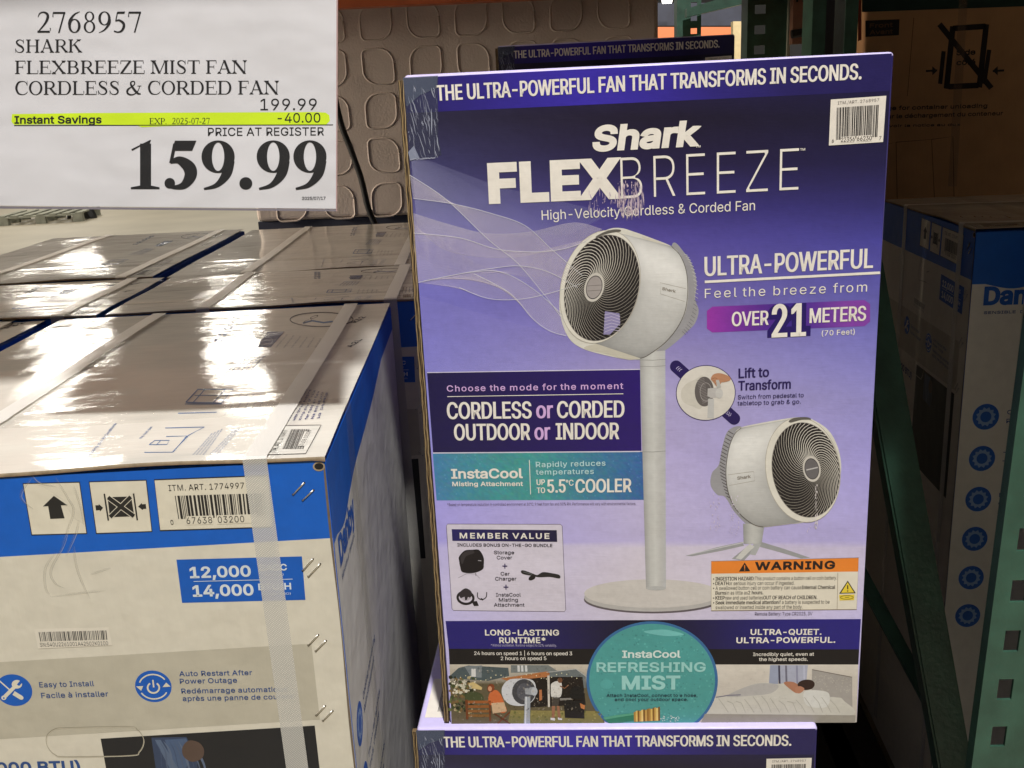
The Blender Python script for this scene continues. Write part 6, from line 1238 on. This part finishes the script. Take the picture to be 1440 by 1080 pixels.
R = Matrix.Rotation(r2.rotation_euler.z, 3, 'Z'); r2.location = nb - R @ Vector((AW, 0, AH * sz))
pallet((na.x - .1, na.y + .1, 0), y1 + math.pi / 2, 'pallet under the shaded cartons on the right, coloured black in place of shade', 1.2, 1.2, M_BLACK)  # pallet blackened so this low corner reads as shade

# ------------------------------------------------------------------ embossed pack
PY = 2.75
a = at(362, 318, PY); b = at(927, 300, PY); top = at(600, -160, PY).z
pk = thing('storage_pack', (a.x, PY, 0), 0, 'tall beige pack with embossed rounded tiles, behind the appliance cartons', 'pack')
s = Solid(); zb = at(480, 307, PY).z; s.box((0, 0, zb), (b.x - a.x, .5, top), bev=.012); s.build('pack_body', M_PACK, pk, smooth=False)
s = Solid(); s.box((.0, .012, 0), (b.x - a.x - .01, .49, zb - .001), (.05, .06, .09, 1)); s.build('lower_skirt', M_DARK, pk)
s = Solid()
for r_ in range(-2, 7):
    for c_ in range(-2, 7):
        px, py = 528 + 67 * c_ + r_ * 4, 31 + 62.5 * r_ - 3.4 * c_
        if px < 385 or px > 895 or py > 296: continue
        q = at(px, py, PY); w_, h_ = .0415, .045; ra, rb_ = (.038, .015) if (r_ + c_) % 2 else (.015, .038); P = []
        for (cx, cz, a0, rr) in ((1, 1, 0, ra), (-1, 1, 90, rb_), (-1, -1, 180, ra), (1, -1, 270, rb_)):
            for k in range(7):
                t = math.radians(a0 + 15 * k); P.append((q.x - a.x + cx * (w_ - rr) + rr * math.cos(t), -.0005, q.z + cz * (h_ - rr) + rr * math.sin(t)))
        P.append(P[0]); s.tube([(x, y_ + .0014, z_) for x, y_, z_ in P], .0030, 6)
s.build('embossed_tiles', M_PACK, pk, smooth=True)
# orange beam across the top
q0 = at(300, 30, 2.6); q1 = at(940, 0, 2.6); zb2 = at(475, 12.5, 2.6).z
s = Solid(); s.box((q0.x - 1.2, 2.58, zb2), (q1.x - .02, 2.63, zb2 + .12), bev=.004); tag(s.build('rack_beam', M_ORANGE), 'dark orange rack beam above the embossed pack', 'rack beam')
# black cable
s = Solid(); s.tube([at(x, y, 2.50) for x, y in smoothpts([(440, -40), (462, 90), (478, 168), (494, 212), (508, 252), (517, 290), (526, 312), (533, 324)], 6)], .0075, 10); tag(s.build('cable', M_BLACK, smooth=True), 'black cable hanging down in front of the beige pack', 'cable')

# ------------------------------------------------------------------ rack deck over the goods (above the picture), some bays shaped to cast shade
def deck(x0, x1, y0, y1, z, label):
    t = thing('rack_deck', (x0, y0, z), 0, label, 'rack deck')
    b1 = Solid(); b1.box((0, 0, 0), (x1 - x0, .05, .11), bev=.004); b1.build('front_beam', M_ORANGE, t)
    b2 = Solid(); b2.box((0, y1 - y0 - .05, 0), (x1 - x0, y1 - y0, .11), bev=.004); b2.build('rear_beam', M_ORANGE, t)
    b3 = Solid(); b3.box((0, .0505, .07), (x1 - x0, y1 - y0 - .0505, .10)); b3.build('deck_panel', M_WIRE, t)
    return t
deck(-2.4, -.046, .60, 3.75, 1.80, 'orange rack deck above the appliance cartons on the left')
deck(.34, .519, .70, 3.75, 1.80, 'unseen short orange rack deck added to shade the gap beside the green post')  # added to close a light leak over the gap
deck(.52, 3.2, .20, 3.75, 1.80, 'unseen orange rack deck on the right, reaching forward to shade the goods')  # front edge brought forward to keep lamp light off the right cartons
deck(-.045, .339, .74, 3.75, 1.80, 'unseen short orange rack deck added to shade behind the purple cartons')  # added to shade behind the stack while its front stays lit

# ------------------------------------------------------------------ racking
def post(px0, px1, py, Y, label, z0=0, z1=2.6, holes=True, m=None, depth=.07, hpx=None, tilt=0):
    a, b = at(px0, py, Y), at(px1, py, Y); wd = b.x - a.x; t = thing('rack_post', (a.x - math.tan(tilt) * a.z, Y, 0), 0, label, 'rack post'); t.rotation_euler.y = tilt
    s = Solid(); m = m or M_GREEN
    # face plate with punched keyholes, and two returns
    hz = []; z = z0 + .05
    while z < z1 - .08: hz.append(z); z += .0508
    hw, hh = wd * .13, .011; cxs = (wd * .36,) if hpx is None else hpx
    xs = [0]
    for c_ in cxs: xs += [c_ - hw, c_ + hw]
    xs.append(wd)
    for i in range(len(xs) - 1):
        if i % 2 == 0 or not holes: s.box((xs[i] + 1e-5 * i, 0, z0), (xs[i + 1] + 1e-5 * i, .003, z1))
        else:
            zz = z0
            for h in hz + [None]:
                z2 = z1 if h is None else h - hh
                s.box((xs[i] + 1e-5 * i, 0, zz), (xs[i + 1] + 1e-5 * i, .003, z2)); zz = z2 + 2 * hh
    s.box((0, .0031, z0), (.003, depth, z1)); s.box((wd - .003, .0031, z0), (wd, depth, z1))
    s.build('punched_column', m, t)
    return t
post(1399, 1482, 830, .80, 'green rack post with square holes at the right border, nearest of all posts', hpx=(.022,), z1=2.2, tilt=math.radians(1.7), depth=.012)
post(1051, 1109, 40, 2.75, 'dark green rack post with a lit teardrop hole above the purple carton', hpx=(.033,), z1=2.6)
post(952, 986, 30, 4.3, 'pale lit green rack post left of the dark one', z1=2.6, hpx=(.07,))
post(1142, 1161, 40, 2.18, 'narrow dark green rack post right of the orange bracket', holes=False)
post(1188, 1206, 40, 2.18, 'narrow dark green rack post beside the brown carton', holes=False)
def slab(name, pts, Y, th, m, label, cat):
    P = [at(x, y, Y) for x, y in pts]; n = len(P); s = Solid()
    s.add(P + [p + Vector((0, th, 0)) for p in P], [tuple(range(n))[::-1], tuple(range(n, 2 * n))] + [(i, (i + 1) % n, n + (i + 1) % n, n + i) for i in range(n)])
    o = s.build(name, m); bm = bmesh.new(); bm.from_mesh(o.data); bmesh.ops.recalc_face_normals(bm, faces=bm.faces); bm.to_mesh(o.data); bm.free(); return tag(o, label, cat)
slab('rack_brace', [(966, 12), (1052, -14), (1052, 4), (966, 24)], 4.2, .05, M_GREEN, 'lit green brace running between the back rack posts', 'brace')
M_CREAM = mat('pale_post_paint', base=(.62, .5, .28, 1), rough=.6, mottle=.1)
slab('aisle_post', [(1031, 30), (1048, 30), (1048, 120), (1031, 120)], 6.0, .06, M_CREAM, 'cream lit post seen past the back rack', 'post')
br = thing('beam_bracket', at(1114, 60, 2.7), 0, 'orange beam end bracket with slots, above the purple carton', 'bracket')
M_BRN = mat('brown_bracket_paint', base=(.26, .13, .085, 1), rough=.5, mottle=.2, mscale=25)
iv = at(1114, 60, 2.7)
def bxp(x0, x1, y0, y1, d0, d1): # pixel box to local box at the bracket depth
    a, b = at(x0, y1, 2.7), at(x1, y0, 2.7); return (a.x - iv.x, d0, a.z - iv.z), (b.x - iv.x, d1, b.z - iv.z)
s = Solid(); s.box(*bxp(1114, 1132, -60, 62, 0, .03)); s.build('bracket_plate', M_BRN, br)
s = Solid(); s.box(*bxp(1132.4, 1140, -60, 60, -.01, .05)); s.build('bracket_flange', M_ORANGE, br)
s = Solid(); s.box(*bxp(1128, 1130, 18, 46, -.004, -.0005)); s.box(*bxp(1119, 1122, -6, 3, -.004, -.0005)); s.box(*bxp(1128, 1132, -6, 3, -.004, -.0005)); s.build('slot', M_BLACK, br)
s = Solid(); s.tube([Vector(bxp(1110, 1112, 47, 49, -.02, 0)[0]), Vector(bxp(1128, 1130, 44, 46, -.02, 0)[0])], .011, 8); s.build('safety_pin', M_BLACK, br)
s = Solid(); s.box((at(1109, 0, 2.74).x, 2.74, 0), (at(1113, 0, 2.74).x, 2.76, 2.6)); tag(s.build('conduit', mat('pale_conduit', base=(.35, .36, .28, 1), rough=.5)), 'thin pale upright pipe beside the dark green post', 'pipe')
# diagonal braces low on the right
def bar3(p0, p1, wd, th, name, label):
    p0, p1 = Vector(p0), Vector(p1); d = (p1 - p0).normalized(); sd = d.cross(Vector((0, 1, 0))).normalized(); nn = sd.cross(d)
    s = Solid(); q = [p0 - sd * wd / 2, p0 + sd * wd / 2, p1 + sd * wd / 2, p1 - sd * wd / 2]
    s.add([v - nn * th / 2 for v in q] + [v + nn * th / 2 for v in q], [(0, 1, 2, 3), (7, 6, 5, 4), (0, 4, 5, 1), (1, 5, 6, 2), (2, 6, 7, 3), (3, 7, 4, 0)])
    o = s.build(name, M_GREEN); bm = bmesh.new(); bm.from_mesh(o.data); bmesh.ops.recalc_face_normals(bm, faces=bm.faces); bmesh.ops.bevel(bm, geom=list(bm.edges), offset=.003, segments=2, affect='EDGES'); bm.to_mesh(o.data); bm.free(); return tag(o, label, 'brace')
bar3(at(1200, 300, 1.32), at(1345, 1110, 1.16), .046, .03, 'rack_brace', 'dark green diagonal brace in the gap right of the purple carton')
bar3(at(1196, 780, 1.36), at(1330, 1030, 1.22), .02, .02, 'rack_brace', 'thin dark brace low in the gap, nearly lost in shade')

# ------------------------------------------------------------------ brown carton on the right
CYD = 2.25
c0 = at(1206, 300, CYD); c1 = at(1530, 300, CYD); zt = at(1300, -120, CYD).z
bc = thing('shipping_carton', (c0.x, CYD, 0), 0, 'big brown shipping carton with clamp symbol, in shade at the upper right', 'carton')
s = Solid(); s.box((0, 0, .0), (c1.x - c0.x, .2, zt), rgb(176, 132, 92), bev=.006); s.build('carton_body', M_KCARD, bc)
CF = Face(Vector((c0.x, CYD, zt)), Vector((1, 0, 0)), Vector((0, 0, -1)), Vector((0, -1, 0)))
A = Art(CF); DK = rgb(34, 22, 16)
A.poly([(1212, -80), (1525, -90), (1525, 6), (1212, 17)], rgb(20, 48, 42), 1)
A.poly([(1206.5, -90), (1211.5, -90), (1211.5, 56), (1206.5, 58)], rgb(140, 56, 20), 1)
A.poly([(1217, 29), (1265, 27), (1264, 49.5), (1217, 52)], DK, 1); A.text('Front', (1223, 39.5), (1255, 38), 6.5, rgb(96, 66, 44), 2, .03); A.text('Avant', (1223, 48.8), (1255, 47.2), 6.5, rgb(96, 66, 44), 2, .03)
A.line([(1285, 25), (1276, 135)], .8, rgb(84, 54, 32), 1)
for a_, b_ in (((1340, 40), (1386, 37)), ((1334, 122), (1376, 120)), ((1340, 37), (1331, 124)), ((1387, 34), (1377, 123))): A.line([a_, b_], 8, DK, 1.5)
A.line([(1321, 34), (1394, 124)], 8, DK, 2.6); A.line([(1327, 72), (1322, 118)], 6, DK, 1.4); A.line([(1328, 122), (1336, 123)], 5, DK, 1.4); A.line([(1391, 70), (1384, 118)], 6, DK, 1.4)
for x0, x1, d in ((1302, 1318, 1), (1396, 1412, -1)):
    A.line([(x0, 100), (x1, 99)], 3, DK, 1.4); hx = x1 if d > 0 else x0; A.poly([(hx, 99.5), (hx - d * 7, 93), (hx - d * 7, 106)], DK, 1.6)
A.text('Side', (1345, 78), (1371, 77), 8, DK, 2.2, .035); A.text('côté', (1345, 92), (1371, 91), 8, DK, 2.2, .035)
A.text('Package for container unloading', (1215, 156), (1388, 151.5), 6, DK, 2, .02); A.text('Colis pour le déchargement du conteneur', (1208, 168), (1410, 162), 6, DK, 2, .02); A.text('voir la notice au dos', (1250, 179), (1350, 177), 4, DK, 2, .01)
for P in ([(1260, 200), (1310, 196), (1315, 300)], [(1232, 206), (1260, 200), (1262, 300)], [(1310, 196), (1340, 192), (1342, 300)]): A.line(P, 1, rgb(88, 58, 34), 1.5)
A.build('carton_print', M_KCARD, bc)
A = Art(CF); A.poly([(1354, -90), (1366, -90), (1345, 262), (1333, 262)], rgb(150, 120, 96, a=.28), 4); A.build('wrap_strip', M_VEIL, bc)

# ------------------------------------------------------------------ far aisle
def farbox(x0, x1, y0, y1, Y, m, name, label, cat, th=.6):
    return slab(name, [(x0, y0), (x1, y0), (x1, y1), (x0, y1)], Y, th, m, label, cat)
M_FARO = mat('lit_orange_beam', base=(.72, .2, .07, 1), rough=.5)  # brighter copy of the rack orange, lit tone put into the colour
farbox(880, 1060, 38, 58, 8.0, M_FARO, 'rack_beam', 'bright orange rack beam in the aisle beyond', 'rack beam', .06)
farbox(880, 1060, 4, 36, 8.6, M_DARK, 'goods_or_shade_panel', 'dark goods on the far orange beam', 'goods')
farbox(1140, 1230, -80, 400, 3.2, M_DARK, 'goods_or_shade_panel', 'dark panel added as shade between the narrow green posts', 'goods', .4)  # dark slab stands in for the unlit gap
s = Solid(); q = at(938, 3, 8.2); s.tube([q + Vector((-.035, 0, .02)), q + Vector((.035, 0, .02))], .03, 12); bl = s.build('far_lamp', None, smooth=True)
ml = bpy.data.materials.new('lamp_glow'); ml.use_nodes = True; bs = ml.node_tree.nodes['Principled BSDF']; bs.inputs['Emission Color'].default_value = (1, .97, .92, 1); bs.inputs['Emission Strength'].default_value = 6; bl.data.materials.append(ml); tag(bl, 'small bright lamp beyond the rack posts', 'lamp')
pallet(onz(-2, 318, 0), .12, 'pale timber pallet on the far lit floor', 1.2, 1.0)
tr = thing('trolley', at(62, 325, 15.5), 0, 'dark trolley legs and wheel beside the pale pallet far off', 'trolley')
iv = wm(tr).inverted()
s = Solid(); s.add([iv @ at(x, y, 15.5 + d) for d in (0, .2) for x, y in ((50, 302), (80, 302), (82, 326), (54, 326))], [(0, 1, 2, 3), (7, 6, 5, 4), (0, 4, 5, 1), (1, 5, 6, 2), (2, 6, 7, 3), (3, 7, 4, 0)]); s.build('motor_box', M_DARK, tr)
s = Solid(); s.tube([iv @ at(x, y, 15.4) for x, y in smoothpts([(98, 298), (97, 308), (98, 318), (101, 326)], 4)], .03, 8); s.build('leg', M_BLACK, tr)
s = Solid(); s.tube([iv @ at(x, y, 15.3) for x, y in smoothpts([(101, 297), (110, 306), (116, 316), (118, 324)], 4)], .04, 8); s.tube([iv @ at(x, y, 15.3) for x, y in smoothpts([(122, 296), (128, 306), (130, 322)], 4)], .09, 8); s.build('wheel', M_BLACK, tr)
